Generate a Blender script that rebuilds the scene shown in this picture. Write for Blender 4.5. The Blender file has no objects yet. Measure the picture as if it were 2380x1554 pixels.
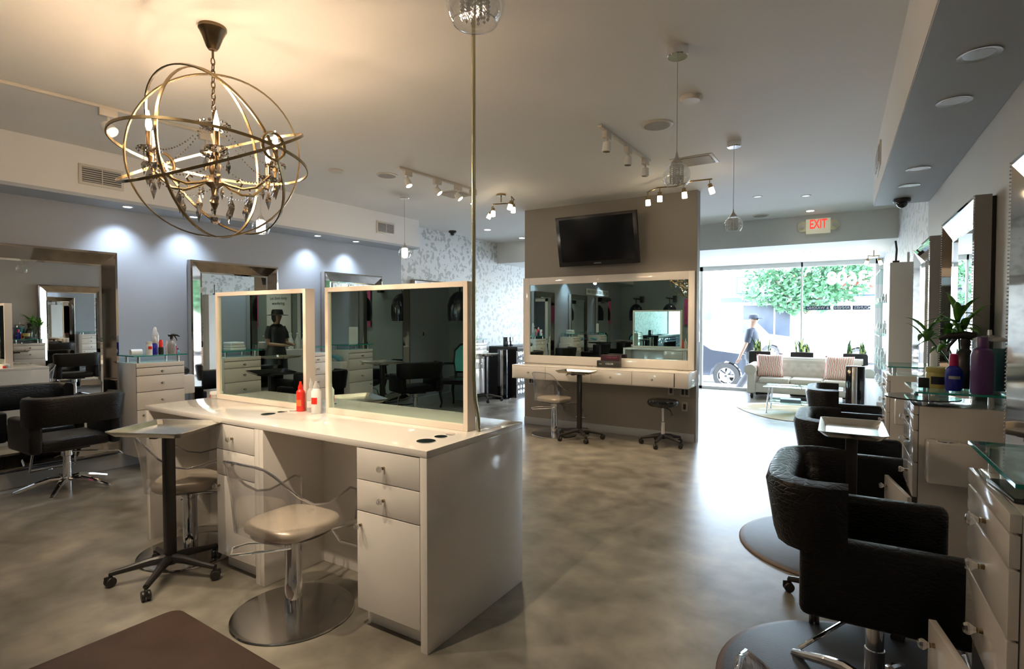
import bpy, bmesh, math, random
from mathutils import Vector, Matrix, Euler
random.seed(7)
PI=math.pi; R=math.radians
SC=bpy.context.scene; COL=SC.collection
# ------------------------------------------------------------ materials
MT={}
def nodes(name):
    m=bpy.data.materials.new(name); m.use_nodes=True
    nt=m.node_tree; nt.nodes.clear()
    return m,nt,nt.nodes,nt.links
def setin(b,**k):
    for n,v in k.items():
        n=n.replace('_',' ')
        if n in b.inputs: b.inputs[n].default_value=v
def c4(c): return (c[0],c[1],c[2],1)
def mat(name,col,rough=.5,metal=0,vary=0,vscale=8,bump=0,bscale=60,coat=0,spec=.5,rvary=0,emit=None,es=0,stretch=None):
    m,nt,N,L=nodes(name)
    b=N.new('ShaderNodeBsdfPrincipled'); o=N.new('ShaderNodeOutputMaterial'); L.new(b.outputs[0],o.inputs[0])
    setin(b,Base_Color=c4(col),Roughness=rough,Metallic=metal,Specular_IOR_Level=spec,Coat_Weight=coat,Coat_Roughness=.06)
    if emit: setin(b,Emission_Color=c4(emit),Emission_Strength=es)
    tc=N.new('ShaderNodeTexCoord'); src=tc.outputs['Object']
    if stretch:
        mp=N.new('ShaderNodeMapping'); mp.inputs['Scale'].default_value=stretch; L.new(src,mp.inputs[0]); src=mp.outputs[0]
    nz=N.new('ShaderNodeTexNoise'); nz.inputs['Scale'].default_value=vscale; nz.inputs['Detail'].default_value=3; L.new(src,nz.inputs['Vector'])
    v=max(vary,.015)
    cr=N.new('ShaderNodeValToRGB')
    cr.color_ramp.elements[0].position=.3; cr.color_ramp.elements[1].position=.7
    cr.color_ramp.elements[0].color=tuple(max(0,x*(1-v)) for x in col)+(1,)
    cr.color_ramp.elements[1].color=tuple(min(1,x*(1+v)) for x in col)+(1,)
    L.new(nz.outputs['Fac'],cr.inputs[0]); L.new(cr.outputs[0],b.inputs['Base Color'])
    if rvary:
        mr=N.new('ShaderNodeMapRange'); mr.inputs[3].default_value=max(0,rough-rvary); mr.inputs[4].default_value=rough+rvary
        L.new(nz.outputs['Fac'],mr.inputs[0]); L.new(mr.outputs[0],b.inputs['Roughness'])
    if bump:
        n2=N.new('ShaderNodeTexNoise'); n2.inputs['Scale'].default_value=bscale; L.new(src,n2.inputs['Vector'])
        bp=N.new('ShaderNodeBump'); bp.inputs['Strength'].default_value=bump; bp.inputs['Distance'].default_value=.004
        L.new(n2.outputs['Fac'],bp.inputs['Height']); L.new(bp.outputs[0],b.inputs['Normal'])
    MT[name]=m; return m
def clear(name,tint=(1,1,1),gloss=.10,rough=.0,edge=.5,body=0):
    """thin see-through sheet: transparent plus fresnel-weighted gloss"""
    m,nt,N,L=nodes(name)
    o=N.new('ShaderNodeOutputMaterial'); t=N.new('ShaderNodeBsdfTransparent'); t.inputs[0].default_value=c4(tint)
    g=N.new('ShaderNodeBsdfGlossy'); g.inputs['Roughness'].default_value=rough; g.inputs[0].default_value=(1,1,1,1)
    lw=N.new('ShaderNodeLayerWeight'); lw.inputs[0].default_value=.35
    mr=N.new('ShaderNodeMapRange'); mr.inputs[3].default_value=gloss; mr.inputs[4].default_value=edge
    mx=N.new('ShaderNodeMixShader'); L.new(lw.outputs['Facing'],mr.inputs[0]); L.new(mr.outputs[0],mx.inputs[0]); L.new(t.outputs[0],mx.inputs[1]); L.new(g.outputs[0],mx.inputs[2])
    last=mx
    if body:
        d=N.new('ShaderNodeBsdfDiffuse'); d.inputs[0].default_value=c4(tint)
        m2=N.new('ShaderNodeMixShader'); m2.inputs[0].default_value=body; L.new(mx.outputs[0],m2.inputs[1]); L.new(d.outputs[0],m2.inputs[2]); last=m2
    L.new(last.outputs[0],o.inputs[0]); MT[name]=m; return m
def emis(name,col,s):
    m,nt,N,L=nodes(name); e=N.new('ShaderNodeEmission'); e.inputs[0].default_value=c4(col); e.inputs[1].default_value=s
    o=N.new('ShaderNodeOutputMaterial'); L.new(e.outputs[0],o.inputs[0]); MT[name]=m; return m
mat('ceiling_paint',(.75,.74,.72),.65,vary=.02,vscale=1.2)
mat('blue_paint',(.325,.355,.40),.42,vary=.03,vscale=1.5)
mat('grey_paint',(.27,.245,.215),.5,vary=.03,vscale=1.5)
mat('green_grey_paint',(.25,.29,.27),.5,vary=.03,vscale=1.5)
mat('pale_paint',(.66,.67,.65),.5,vary=.02,vscale=2)
mat('right_paint',(.42,.42,.41),.5,vary=.02,vscale=2)
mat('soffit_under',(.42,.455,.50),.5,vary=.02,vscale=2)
mat('base_paint',(.40,.41,.42),.35,vary=.03,vscale=3)
mat('laminate',(.78,.735,.685),.13,vary=.012,vscale=5,coat=.4)
mat('laminate_seam',(.07,.06,.055),.6)
mat('mirror_wood',(.80,.70,.60),.3,vary=.02,vscale=6)
mat('white_gloss',(.85,.80,.75),.12,coat=.5)
mat('chrome',(.86,.86,.88),.07,1,rvary=.03,vscale=6)
mat('brushed',(.62,.61,.60),.27,1,vary=.06,vscale=20)
mat('steel_tray',(.68,.65,.58),.22,1,vary=.12,vscale=9,rvary=.1)
mat('disc_steel',(.50,.49,.47),.16,1,vary=.08,vscale=3,rvary=.06)
mat('black_plastic',(.018,.016,.015),.38,vary=.2,vscale=14,bump=.1,bscale=120)
mat('black_gloss',(.008,.008,.010),.08,coat=.4)
mat('black_metal',(.025,.022,.020),.35,.3)
mat('antique_brass',(.36,.27,.15),.24,1,vary=.15,vscale=18,rvary=.08)
mat('dark_brass',(.17,.12,.07),.3,1,vary=.2,vscale=20)
mat('pole_metal',(.52,.50,.34),.25,1,vary=.05)
mat('mirror_clear',(.90,.92,.92),.0,1,vary=0)
mat('mirror_green',(.60,.74,.68),.0,1)
mat('mirror_bevel',(.46,.42,.38),.04,1)
mat('grey_side',(.30,.29,.28),.4,vary=.03)
mat('gold_seat',(.58,.50,.39),.31,.2,vary=.06,vscale=10,coat=.3,bump=.06,bscale=40)
mat('brown_mat',(.060,.034,.024),.55,vary=.15,vscale=5,bump=.25,bscale=160)
mat('blue_mat',(.020,.026,.040),.5,vary=.2,vscale=6,bump=.25,bscale=160)
mat('mat_edge',(.10,.05,.03),.5)
mat('white_plastic',(.78,.78,.76),.3)
mat('fixture_white',(.62,.58,.52),.4)
mat('red_plastic',(.80,.03,.015),.25)
mat('magenta',(.45,.01,.10),.3)
mat('deep_blue',(.01,.015,.30),.2,coat=.3)
mat('purple',(.11,.045,.17),.3,vary=.05)
mat('yellow_jar',(.50,.46,.13),.35)
mat('orange_plastic',(.75,.16,.04),.35)
mat('cyan_liquid',(.01,.23,.32),.1,coat=.4)
mat('teal_fabric',(.10,.50,.45),.5,vary=.1,vscale=12)
mat('leaf',(.10,.30,.03),.4,vary=.35,vscale=12)
mat('leaf_dark',(.03,.11,.03),.4,vary=.4,vscale=12)
mat('leaf_edge',(.55,.62,.20),.4,vary=.1)
mat('tree_leaf',(.07,.19,.09),.6,vary=.4,vscale=3)
mat('bark',(.25,.20,.15),.8,vary=.2)
mat('sofa_fabric',(.66,.62,.53),.35,vary=.04,bump=.1,bscale=30)
mat('car_grey',(.06,.07,.09),.2,.4,coat=.6)
mat('car_white',(.80,.80,.80),.2,coat=.6)
mat('car_glass',(.06,.07,.08),.05)
mat('rubber',(.03,.03,.03),.6)
mat('concrete_walk',(.60,.60,.58),.8,vary=.06,vscale=3)
mat('asphalt',(.34,.34,.35),.85,vary=.06,vscale=5)
mat('white_stucco',(.80,.79,.76),.8,vary=.04)
mat('cream_stucco',(.75,.72,.50),.8,vary=.04)
mat('shop_dark',(.035,.05,.08),.35,vary=.2,vscale=2)
mat('awning',(.04,.07,.13),.6,vary=.08)
mat('sign_grey',(.62,.62,.60),.5)
mat('ink',(.03,.03,.04),.5)
mat('skin',(.42,.25,.17),.5,vary=.04)
mat('hair',(.03,.02,.015),.5)
mat('shirt_navy',(.010,.016,.032),.7,vary=.1)
mat('trousers',(.10,.10,.11),.7,vary=.1)
mat('cap',(.05,.06,.09),.7)
mat('exit_shell',(.78,.74,.50),.45)
mat('exit_face',(.80,.77,.60),.4,emit=(1,.93,.65),es=.15)
mat('exit_red',(.85,.03,.02),.4,emit=(1,.05,.03),es=.8)
mat('tv_black',(.006,.006,.008),.12)
mat('tv_frame',(.010,.010,.012),.25)
mat('speaker_grille',(.33,.31,.28),.6,vary=.1,vscale=200)
mat('vent_dark',(.10,.10,.10),.6)
mat('dryer_black',(.012,.014,.020),.18,coat=.5)
mat('pink_poster',(.45,.06,.18),.5,vary=.3,vscale=5)
mat('paper',(.75,.74,.70),.5)
mat('label_white',(.80,.78,.74),.4)
mat('wax_box',(.03,.03,.03),.3)
mat('book_grey',(.25,.27,.31),.5)
mat('towel',(.78,.78,.76),.8,bump=.4,bscale=40)
mat('basin',(.80,.80,.78),.1,coat=.4)
mat('box_print',(.05,.012,.02),.3,vary=.5,vscale=60)
mat('outlet_plate',(.42,.39,.36),.4)
emis('bulb_warm',(1,.70,.44),430)
emis('lens_warm',(1,.80,.55),22)
emis('lens_cool',(.82,.90,1),16)
emis('lens_white',(1,.97,.92),14)
emis('frosted_glow',(1,.80,.52),14)
emis('crystal_glow',(1,.93,.82),5)
clear('clear_glass',(.97,.99,.98),.04,0,.32)
clear('window_glass',(.97,.99,.99),.03,0,.35)
clear('green_glass',(.72,.90,.86),.10,0,.6)
clear('acrylic',(.955,.955,.965),.06,.02,.55)
clear('acrylic_rim',(.66,.66,.72),.34,.06,.75)
clear('smoke_crystal',(.50,.44,.38),.32,.03,.75)
clear('bright_crystal',(.92,.92,.92),.30,.03,.8,.30)
clear('knob_crystal',(.90,.90,.90),.25,.02,.85)
clear('globe_glass',(.95,.97,.98),.07,0,.85)
clear('aqua_glass',(.35,.75,.82),.10,0,.5,.35)
clear('milky',(.80,.78,.76),.12,.1,.5,.5)
mat('glass_edge',(.01,.30,.24),.08,coat=.5)
def decal():
    m,nt,N,L=nodes('translucent_decal'); o=N.new('ShaderNodeOutputMaterial'); d=N.new('ShaderNodeBsdfDiffuse'); t=N.new('ShaderNodeBsdfTranslucent'); x=N.new('ShaderNodeMixShader'); x.inputs[0].default_value=.6
    d.inputs[0].default_value=(.9,.9,.9,1); t.inputs[0].default_value=(.9,.9,.9,1); L.new(d.outputs[0],x.inputs[1]); L.new(t.outputs[0],x.inputs[2]); L.new(x.outputs[0],o.inputs[0]); MT['decal']=m
decal()
# polished concrete
def concrete():
    m,nt,N,L=nodes('polished_concrete')
    b=N.new('ShaderNodeBsdfPrincipled'); o=N.new('ShaderNodeOutputMaterial'); L.new(b.outputs[0],o.inputs[0])
    tc=N.new('ShaderNodeTexCoord')
    def nz(s,d,dist=0):
        n=N.new('ShaderNodeTexNoise'); n.inputs['Scale'].default_value=s; n.inputs['Detail'].default_value=d; n.inputs['Distortion'].default_value=dist
        L.new(tc.outputs['Object'],n.inputs['Vector']); return n
    a=nz(1.1,5,.5); c=nz(5,6,.3); e=nz(38,3)
    r=N.new('ShaderNodeValToRGB'); E=r.color_ramp.elements
    E[0].position=.36; E[0].color=(.10,.086,.064,1); E[1].position=.66; E[1].color=(.34,.305,.245,1)
    k=r.color_ramp.elements.new(.5); k.color=(.20,.184,.153,1)
    mx=N.new('ShaderNodeMix'); mx.data_type='FLOAT'; mx.inputs[0].default_value=.45
    L.new(a.outputs['Fac'],mx.inputs[2]); L.new(c.outputs['Fac'],mx.inputs[3]); L.new(mx.outputs[0],r.inputs[0])
    L.new(r.outputs[0],b.inputs['Base Color'])
    mr=N.new('ShaderNodeMapRange'); mr.inputs[1].default_value=.3; mr.inputs[2].default_value=.7; mr.inputs[3].default_value=.30; mr.inputs[4].default_value=.34
    L.new(c.outputs['Fac'],mr.inputs[0]); L.new(mr.outputs[0],b.inputs['Roughness'])
    setin(b,Specular_IOR_Level=.55)
    bp=N.new('ShaderNodeBump'); bp.inputs['Strength'].default_value=.08; bp.inputs['Distance'].default_value=.002; L.new(e.outputs['Fac'],bp.inputs['Height']); L.new(bp.outputs[0],b.inputs['Normal'])
    MT['concrete']=m
concrete()
def wallpaper():
    m,nt,N,L=nodes('damask_wallpaper')
    b=N.new('ShaderNodeBsdfPrincipled'); o=N.new('ShaderNodeOutputMaterial'); L.new(b.outputs[0],o.inputs[0])
    tc=N.new('ShaderNodeTexCoord')
    n=N.new('ShaderNodeTexNoise'); n.inputs['Scale'].default_value=9; n.inputs['Detail'].default_value=2; n.inputs['Distortion'].default_value=1.2
    L.new(tc.outputs['Object'],n.inputs['Vector'])
    v=N.new('ShaderNodeTexVoronoi'); v.inputs['Scale'].default_value=11; v.distance='MANHATTAN'; L.new(tc.outputs['Object'],v.inputs['Vector'])
    ad=N.new('ShaderNodeMath'); ad.operation='MULTIPLY_ADD'; ad.inputs[1].default_value=.35; L.new(v.outputs['Distance'],ad.inputs[0]); L.new(n.outputs['Fac'],ad.inputs[2])
    r=N.new('ShaderNodeValToRGB'); E=r.color_ramp.elements; E[0].position=.65; E[0].color=(.44,.46,.46,1); E[1].position=.72; E[1].color=(.70,.72,.72,1)
    L.new(ad.outputs[0],r.inputs[0]); L.new(r.outputs[0],b.inputs['Base Color']); setin(b,Roughness=.45)
    MT['wallpaper']=m
wallpaper()
def croc():
    m,nt,N,L=nodes('black_croc_leather')
    b=N.new('ShaderNodeBsdfPrincipled'); o=N.new('ShaderNodeOutputMaterial'); L.new(b.outputs[0],o.inputs[0])
    tc=N.new('ShaderNodeTexCoord'); mp=N.new('ShaderNodeMapping'); mp.inputs['Scale'].default_value=(26,26,70); L.new(tc.outputs['Object'],mp.inputs[0])
    v=N.new('ShaderNodeTexVoronoi'); v.feature='DISTANCE_TO_EDGE'; v.inputs['Scale'].default_value=1; L.new(mp.outputs[0],v.inputs['Vector'])
    r=N.new('ShaderNodeMapRange'); r.inputs[1].default_value=0; r.inputs[2].default_value=.16; L.new(v.outputs['Distance'],r.inputs[0])
    bp=N.new('ShaderNodeBump'); bp.inputs['Strength'].default_value=.35; bp.inputs['Distance'].default_value=.0035; L.new(r.outputs[0],bp.inputs['Height']); L.new(bp.outputs[0],b.inputs['Normal'])
    setin(b,Base_Color=(.005,.0042,.004,1),Roughness=.36,Specular_IOR_Level=.28)
    MT['croc']=m
croc()
def zebra():
    m,nt,N,L=nodes('coral_zebra_fabric')
    b=N.new('ShaderNodeBsdfPrincipled'); o=N.new('ShaderNodeOutputMaterial'); L.new(b.outputs[0],o.inputs[0])
    tc=N.new('ShaderNodeTexCoord'); w=N.new('ShaderNodeTexWave'); w.inputs['Scale'].default_value=9; w.inputs['Distortion'].default_value=7; w.inputs['Detail'].default_value=2
    L.new(tc.outputs['Object'],w.inputs['Vector'])
    r=N.new('ShaderNodeValToRGB'); E=r.color_ramp.elements; E[0].position=.42; E[0].color=(.72,.34,.26,1); E[1].position=.55; E[1].color=(.80,.70,.62,1)
    L.new(w.outputs['Fac'],r.inputs[0]); L.new(r.outputs[0],b.inputs['Base Color']); setin(b,Roughness=.8)
    MT['zebra']=m
zebra()
def cowhide():
    m,nt,N,L=nodes('cream_rug')
    b=N.new('ShaderNodeBsdfPrincipled'); o=N.new('ShaderNodeOutputMaterial'); L.new(b.outputs[0],o.inputs[0])
    tc=N.new('ShaderNodeTexCoord'); n=N.new('ShaderNodeTexNoise'); n.inputs['Scale'].default_value=1.6; L.new(tc.outputs['Object'],n.inputs['Vector'])
    r=N.new('ShaderNodeValToRGB'); E=r.color_ramp.elements; E[0].position=.45; E[0].color=(.50,.40,.24,1); E[1].position=.6; E[1].color=(.74,.70,.60,1)
    L.new(n.outputs['Fac'],r.inputs[0]); L.new(r.outputs[0],b.inputs['Base Color']); setin(b,Roughness=.9)
    MT['rug']=m
cowhide()
# ------------------------------------------------------------ mesh builder
class MB:
    def __init__(s): s.bm=bmesh.new(); s.mi=0
    def _fin(s,vs,M=None):
        if M is not None: bmesh.ops.transform(s.bm,matrix=M,verts=vs)
        return vs
    def _faces(s,vs):
        st=set(vs)
        for v in vs:
            for f in v.link_faces:
                if all(w in st for w in f.verts): f.material_index=s.mi; f.smooth=True
    def box(s,x0,x1,y0,y1,z0,z1,bev=0,seg=2,M=None):
        r=bmesh.ops.create_cube(s.bm,size=1); vs=r['verts']
        bmesh.ops.transform(s.bm,matrix=Matrix.Translation(((x0+x1)/2,(y0+y1)/2,(z0+z1)/2))@Matrix.Diagonal((abs(x1-x0),abs(y1-y0),abs(z1-z0),1)),verts=vs)
        if bev>0:
            es=list({e for v in vs for e in v.link_edges})
            rr=bmesh.ops.bevel(s.bm,geom=es,offset=bev,segments=seg,affect='EDGES',profile=.5)
            vs=list({v for f in rr['faces'] for v in f.verts}|{v for v in vs if v.is_valid})
        s._faces(vs)
        if bev<=.0125:
            for f in {f for v in vs for f in v.link_faces}:
                f.normal_update()
                if max(abs(c) for c in f.normal)>.995: f.smooth=False
        s._fin(vs,M); return s
    def ring(s,pts): return [s.bm.verts.new(p) for p in pts]
    def skinrings(s,rings,closed_loop=False,cap=True,M=None):
        n=len(rings[0]); vs=[v for r in rings for v in r]
        m=len(rings)
        for i in range(m if closed_loop else m-1):
            a=rings[i]; b=rings[(i+1)%m]
            for j in range(n):
                try: f=s.bm.faces.new((a[j],a[(j+1)%n],b[(j+1)%n],b[j])); f.smooth=True; f.material_index=s.mi
                except ValueError: pass
        if cap and not closed_loop:
            for r in (rings[0][::-1],rings[-1]):
                if len(r)>2:
                    try: f=s.bm.faces.new(r); f.material_index=s.mi; f.smooth=True
                    except ValueError: pass
        s._fin(vs,M); return s
    def tube(s,pts,r,n=8,closed=False,M=None,cap=True):
        pts=[Vector(p) for p in pts]; rings=[]; m=len(pts)
        rr=r if isinstance(r,(list,tuple)) else [r]*m
        up=None
        for i,p in enumerate(pts):
            if closed: t=(pts[(i+1)%m]-pts[i-1])
            else: t=pts[min(i+1,m-1)]-pts[max(i-1,0)]
            t.normalize()
            if up is None:
                up=Vector((0,0,1)) if abs(t.z)<.9 else Vector((1,0,0))
            u=t.cross(up)
            if u.length<1e-5: u=t.cross(Vector((1,0,0)))
            u.normalize(); w=u.cross(t).normalized(); up=w
            rings.append(s.ring([p+(u*math.cos(2*PI*k/n)+w*math.sin(2*PI*k/n))*rr[i] for k in range(n)]))
        return s.skinrings(rings,closed,cap,M)
    def cyl(s,p0,p1,r0,r1=None,n=20,M=None):
        return s.tube([p0,p1],[r0,r0 if r1 is None else r1],n,M=M)
    def lathe(s,prof,n=24,c=(0,0,0),M=None,cap=True,sx=1,sy=1):
        rings=[s.ring([(c[0]+r*math.cos(2*PI*k/n)*sx,c[1]+r*math.sin(2*PI*k/n)*sy,c[2]+z) for k in range(n)]) for r,z in prof]
        return s.skinrings(rings,False,cap,M)
    def ball(s,c,r,n=12,sc=(1,1,1),M=None):
        k=max(4,n//2)
        pr=[(r*math.sin(PI*i/k)+1e-4,-r*math.cos(PI*i/k)) for i in range(k+1)]
        rings=[s.ring([(c[0]+a*math.cos(2*PI*j/n)*sc[0],c[1]+a*math.sin(2*PI*j/n)*sc[1],c[2]+z*sc[2]) for j in range(n)]) for a,z in pr]
        return s.skinrings(rings,False,True,M)
    def octa(s,c,r,h=None):
        h=h or r; c=Vector(c); v=[s.bm.verts.new(c+Vector(d)) for d in ((r,0,0),(0,r,0),(-r,0,0),(0,-r,0),(0,0,h),(0,0,-h))]
        for i in range(4):
            for k in (4,5):
                f=s.bm.faces.new((v[i],v[(i+1)%4],v[k]) if k==4 else (v[(i+1)%4],v[i],v[k])); f.material_index=s.mi
        return s
    def poly(s,pts,M=None):
        vs=s.ring(pts); f=s.bm.faces.new(vs); f.material_index=s.mi; s._fin(vs,M); return s
    def prism(s,pts2,a0,a1,axis='z',M=None):
        def mk(p,a): return {'z':(p[0],p[1],a),'y':(p[0],a,p[1]),'x':(a,p[0],p[1])}[axis]
        r0=s.ring([mk(p,a0) for p in pts2]); r1=s.ring([mk(p,a1) for p in pts2])
        return s.skinrings([r0,r1],False,True,M)
    def sweep(s,path,secf,closed=False,M=None):
        """secf(i,t)-> list of 3D points for each station"""
        rings=[s.ring(secf(i,p)) for i,p in enumerate(path)]
        return s.skinrings(rings,closed,True,M)
    def out(s,name,mats,parent=None,sharp=35,loc=None,rz=None):
        bmesh.ops.recalc_face_normals(s.bm,faces=s.bm.faces[:])
        me=bpy.data.meshes.new(name); s.bm.to_mesh(me); s.bm.free()
        if isinstance(mats,str): mats=[mats]
        for k in mats: me.materials.append(MT[k])
        if sharp:
            try: me.set_sharp_from_angle(angle=R(sharp))
            except Exception: pass
        o=bpy.data.objects.new(name,me); COL.objects.link(o)
        if parent: o.parent=parent
        if loc: o.location=loc
        if rz is not None: o.rotation_euler=(0,0,rz)
        return o
def tag(o,label,cat,group=None,kind=None):
    o['label']=label; o['category']=cat
    if group: o['group']=group
    if kind: o['kind']=kind
    return o
def T(name,label,cat,loc=(0,0,0),rz=0,group=None):
    o=bpy.data.objects.new(name,None); o.empty_display_size=.05; COL.objects.link(o); o.location=loc; o.rotation_euler=(0,0,rz)
    return tag(o,label,cat,group)
def struct(o): o['kind']='structure'; return o
KIDS={}
def kids(o): return [c for c in COL.objects if c.parent is o]
def dup(o,loc=None,rz=None,label=None,group=None,parent=None):
    c=o.copy(); COL.objects.link(c)
    if parent is not None: c.parent=parent
    if loc is not None: c.location=loc
    if rz is not None: c.rotation_euler=(0,0,rz)
    if label: c['label']=label
    if group: c['group']=group
    for k in kids(o): dup(k,parent=c)
    return c
def text(name,body,size,m,parent=None,M=None,ext=.001,shear=0,align='CENTER',bold=0,sx=1):
    cu=bpy.data.curves.new(name,'FONT'); cu.body=body; cu.size=size; cu.extrude=ext; cu.shear=shear; cu.align_x=align; cu.align_y='CENTER'; cu.offset=bold; cu.resolution_u=3
    t=bpy.data.objects.new(name,cu); COL.objects.link(t); bpy.context.view_layer.update()
    dg=bpy.context.evaluated_depsgraph_get(); me=bpy.data.meshes.new_from_object(t.evaluated_get(dg)); bpy.data.objects.remove(t); bpy.data.curves.remove(cu)
    me.materials.clear(); me.materials.append(MT[m])
    MM=(M or Matrix())@Matrix.Diagonal((sx,1,1,1)); me.transform(MM)
    o=bpy.data.objects.new(name,me); COL.objects.link(o)
    if parent: o.parent=parent
    return o
RX=Matrix.Rotation(PI/2,4,'X')     # text standing up, facing -Y
def light(name,kind,loc,power,col=(1,1,1),size=.05,parent=None,rot=None,spot=60,blend=.6):
    l=bpy.data.lights.new(name,kind); l.energy=power; l.color=col
    if kind=='SPOT': l.spot_size=R(spot); l.spot_blend=blend; l.shadow_soft_size=size
    elif kind=='AREA': l.size=size
    else: l.shadow_soft_size=size
    o=bpy.data.objects.new(name,l); COL.objects.link(o); o.location=loc
    if rot: o.rotation_euler=rot
    if parent: o.parent=parent
    return o
def aim(o,d): o.rotation_euler=Vector(d).to_track_quat('-Z','Y').to_euler(); return o
# frames of the two long walls
AL=R(1.25); AR=R(1.27)
def LW(e,t,z=0): return Vector((-6.435+e*math.cos(AL)+t*math.sin(AL), -e*math.sin(AL)+t*math.cos(AL), z))
def RW(d,s,z=0): return Vector((d*math.cos(AR)-s*math.sin(AR), d*math.sin(AR)+s*math.cos(AR), z))
RZL=PI/2-AL; RZR=-PI/2+AR
HC=3.07
# ------------------------------------------------------------ setting
def slab(name,m,c,th):
    """vertical wall piece from plan polygon"""
    b=MB(); b.prism(c,th[0],th[1]); return struct(b.out(name,m))
b=MB(); b.box(-7.2,3.0,-4.4,12.55,-.12,0); struct(b.out('floor','concrete'))
b=MB(); b.box(-7.2,3.0,-4.4,12.55,HC,HC+.15); struct(b.out('ceiling','ceiling_paint'))
def wallL(t0,t1,z0,z1,e0=-.15,e1=0): return [LW(e0,t0)[:2],LW(e1,t0)[:2],LW(e1,t1)[:2],LW(e0,t1)[:2]]
slab('wall_left','blue_paint',wallL(-4.2,6.70,0,HC),(0,HC))
slab('wall_left','wallpaper',wallL(6.70,12.6,0,HC),(0,HC))
slab('wall_right','right_paint',[RW(.72,-4.2)[:2],RW(.87,-4.2)[:2],RW(.87,6.45)[:2],RW(.72,6.45)[:2]],(0,HC))
slab('wall_right','wallpaper',[RW(.72,6.45)[:2],RW(.87,6.45)[:2],RW(.87,12.6)[:2],RW(.72,12.6)[:2]],(0,HC))
b=MB(); b.box(-7,2.9,-3.75,-3.6,0,HC); struct(b.out('wall_rear','green_grey_paint'))
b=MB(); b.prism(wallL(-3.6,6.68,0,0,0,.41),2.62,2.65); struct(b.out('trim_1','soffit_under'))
b=MB(); b.prism(wallL(-3.6,6.68,0,0,0,.414),2.65,HC); struct(b.out('trim_2','ceiling_paint'))
b=MB(); b.prism([RW(.285,-3.6)[:2],RW(.72,-3.6)[:2],RW(.72,6.42)[:2],RW(.285,6.42)[:2]],2.61,HC); struct(b.out('trim_3','ceiling_paint'))
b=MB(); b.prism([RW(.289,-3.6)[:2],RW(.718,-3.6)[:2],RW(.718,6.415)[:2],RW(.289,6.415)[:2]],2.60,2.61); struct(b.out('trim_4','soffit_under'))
b=MB(); b.box(-6.5,1.2,9.45,12.5,2.65,HC); struct(b.out('wall_front','pale_paint'))
b=MB(); b.prism(wallL(-3.6,12.4,0,0,0,.045),0,.14); struct(b.out('baseboard_left','base_paint'))
b=MB(); b.prism([RW(.70,-3.6)[:2],RW(.72,-3.6)[:2],RW(.72,12.4)[:2],RW(.70,12.4)[:2]],0,.12); struct(b.out('baseboard_right','base_paint'))
# partition with the television
b=MB(); b.box(-4.05,-1.625,6.87,7.0,0,HC); struct(b.out('wall_partition','grey_paint'))
b=MB(); b.box(-4.05,-1.64,6.855,6.87,0,.10,.004); struct(b.out('baseboard_partition','base_paint'))
# rear doorway trim and dark door, only seen in mirrors
b=MB(); b.box(-3.75,-3.65,-3.6,-3.56,0,2.25); b.box(-2.35,-2.25,-3.6,-3.56,0,2.25); b.box(-3.75,-2.25,-3.6,-3.56,2.15,2.25); struct(b.out('trim_5','white_plastic'))
b=MB(); b.box(-3.65,-2.35,-3.6,-3.575,0,2.15); struct(b.out('door_1','shop_dark'))
# shopfront
win=MB()
for x0,x1 in ((-6.2,-6.12),(-4.62,-4.56),(-2.88,-2.82),(-.915,-.885),(.33,.38)): win.box(x0,x1,12.44,12.52,0,2.65)
win.box(-6.2,.38,12.44,12.52,2.56,2.65); win.box(-6.2,.38,12.44,12.52,0,.06)
w1=struct(win.out('window_1','white_plastic'))
g=MB(); g.box(-6.12,.33,12.475,12.483,.06,2.56); g.out('pane','window_glass',w1)
b=MB(); b.box(.38,1.2,12.4,12.55,0,2.65); struct(b.out('wall_front','pale_paint'))
b=MB(); b.box(-6.6,-6.12,12.4,12.55,0,2.65); struct(b.out('wall_front','pale_paint'))
# decals on the glass
t=T('window_decal','white street number painted backwards high on the shop window glass','window decal',(0,0,0))
text('lettering','3608',.34,'decal',t,Matrix.Translation((-.13,12.47,2.30))@RX@Matrix.Diagonal((-1,1,1,1)),.002,bold=.012)
t=T('window_decal','dark strip with reversed white words across the right of the shop window','window decal')
for (xa,xb,tx) in ((-.83,-.40,'& WAXING'),(-.35,-.06,'TANNING'),(-.03,.26,'DUNES')):
    m_=MB(); m_.box(xa,xb,12.468,12.472,1.695,1.775); m_.out('strip','awning',t)
    text('lettering',tx,.075,'white_plastic',t,Matrix.Translation(((xa+xb)/2,12.465,1.735))@RX@Matrix.Diagonal((-1,1,1,1)),.001)
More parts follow.
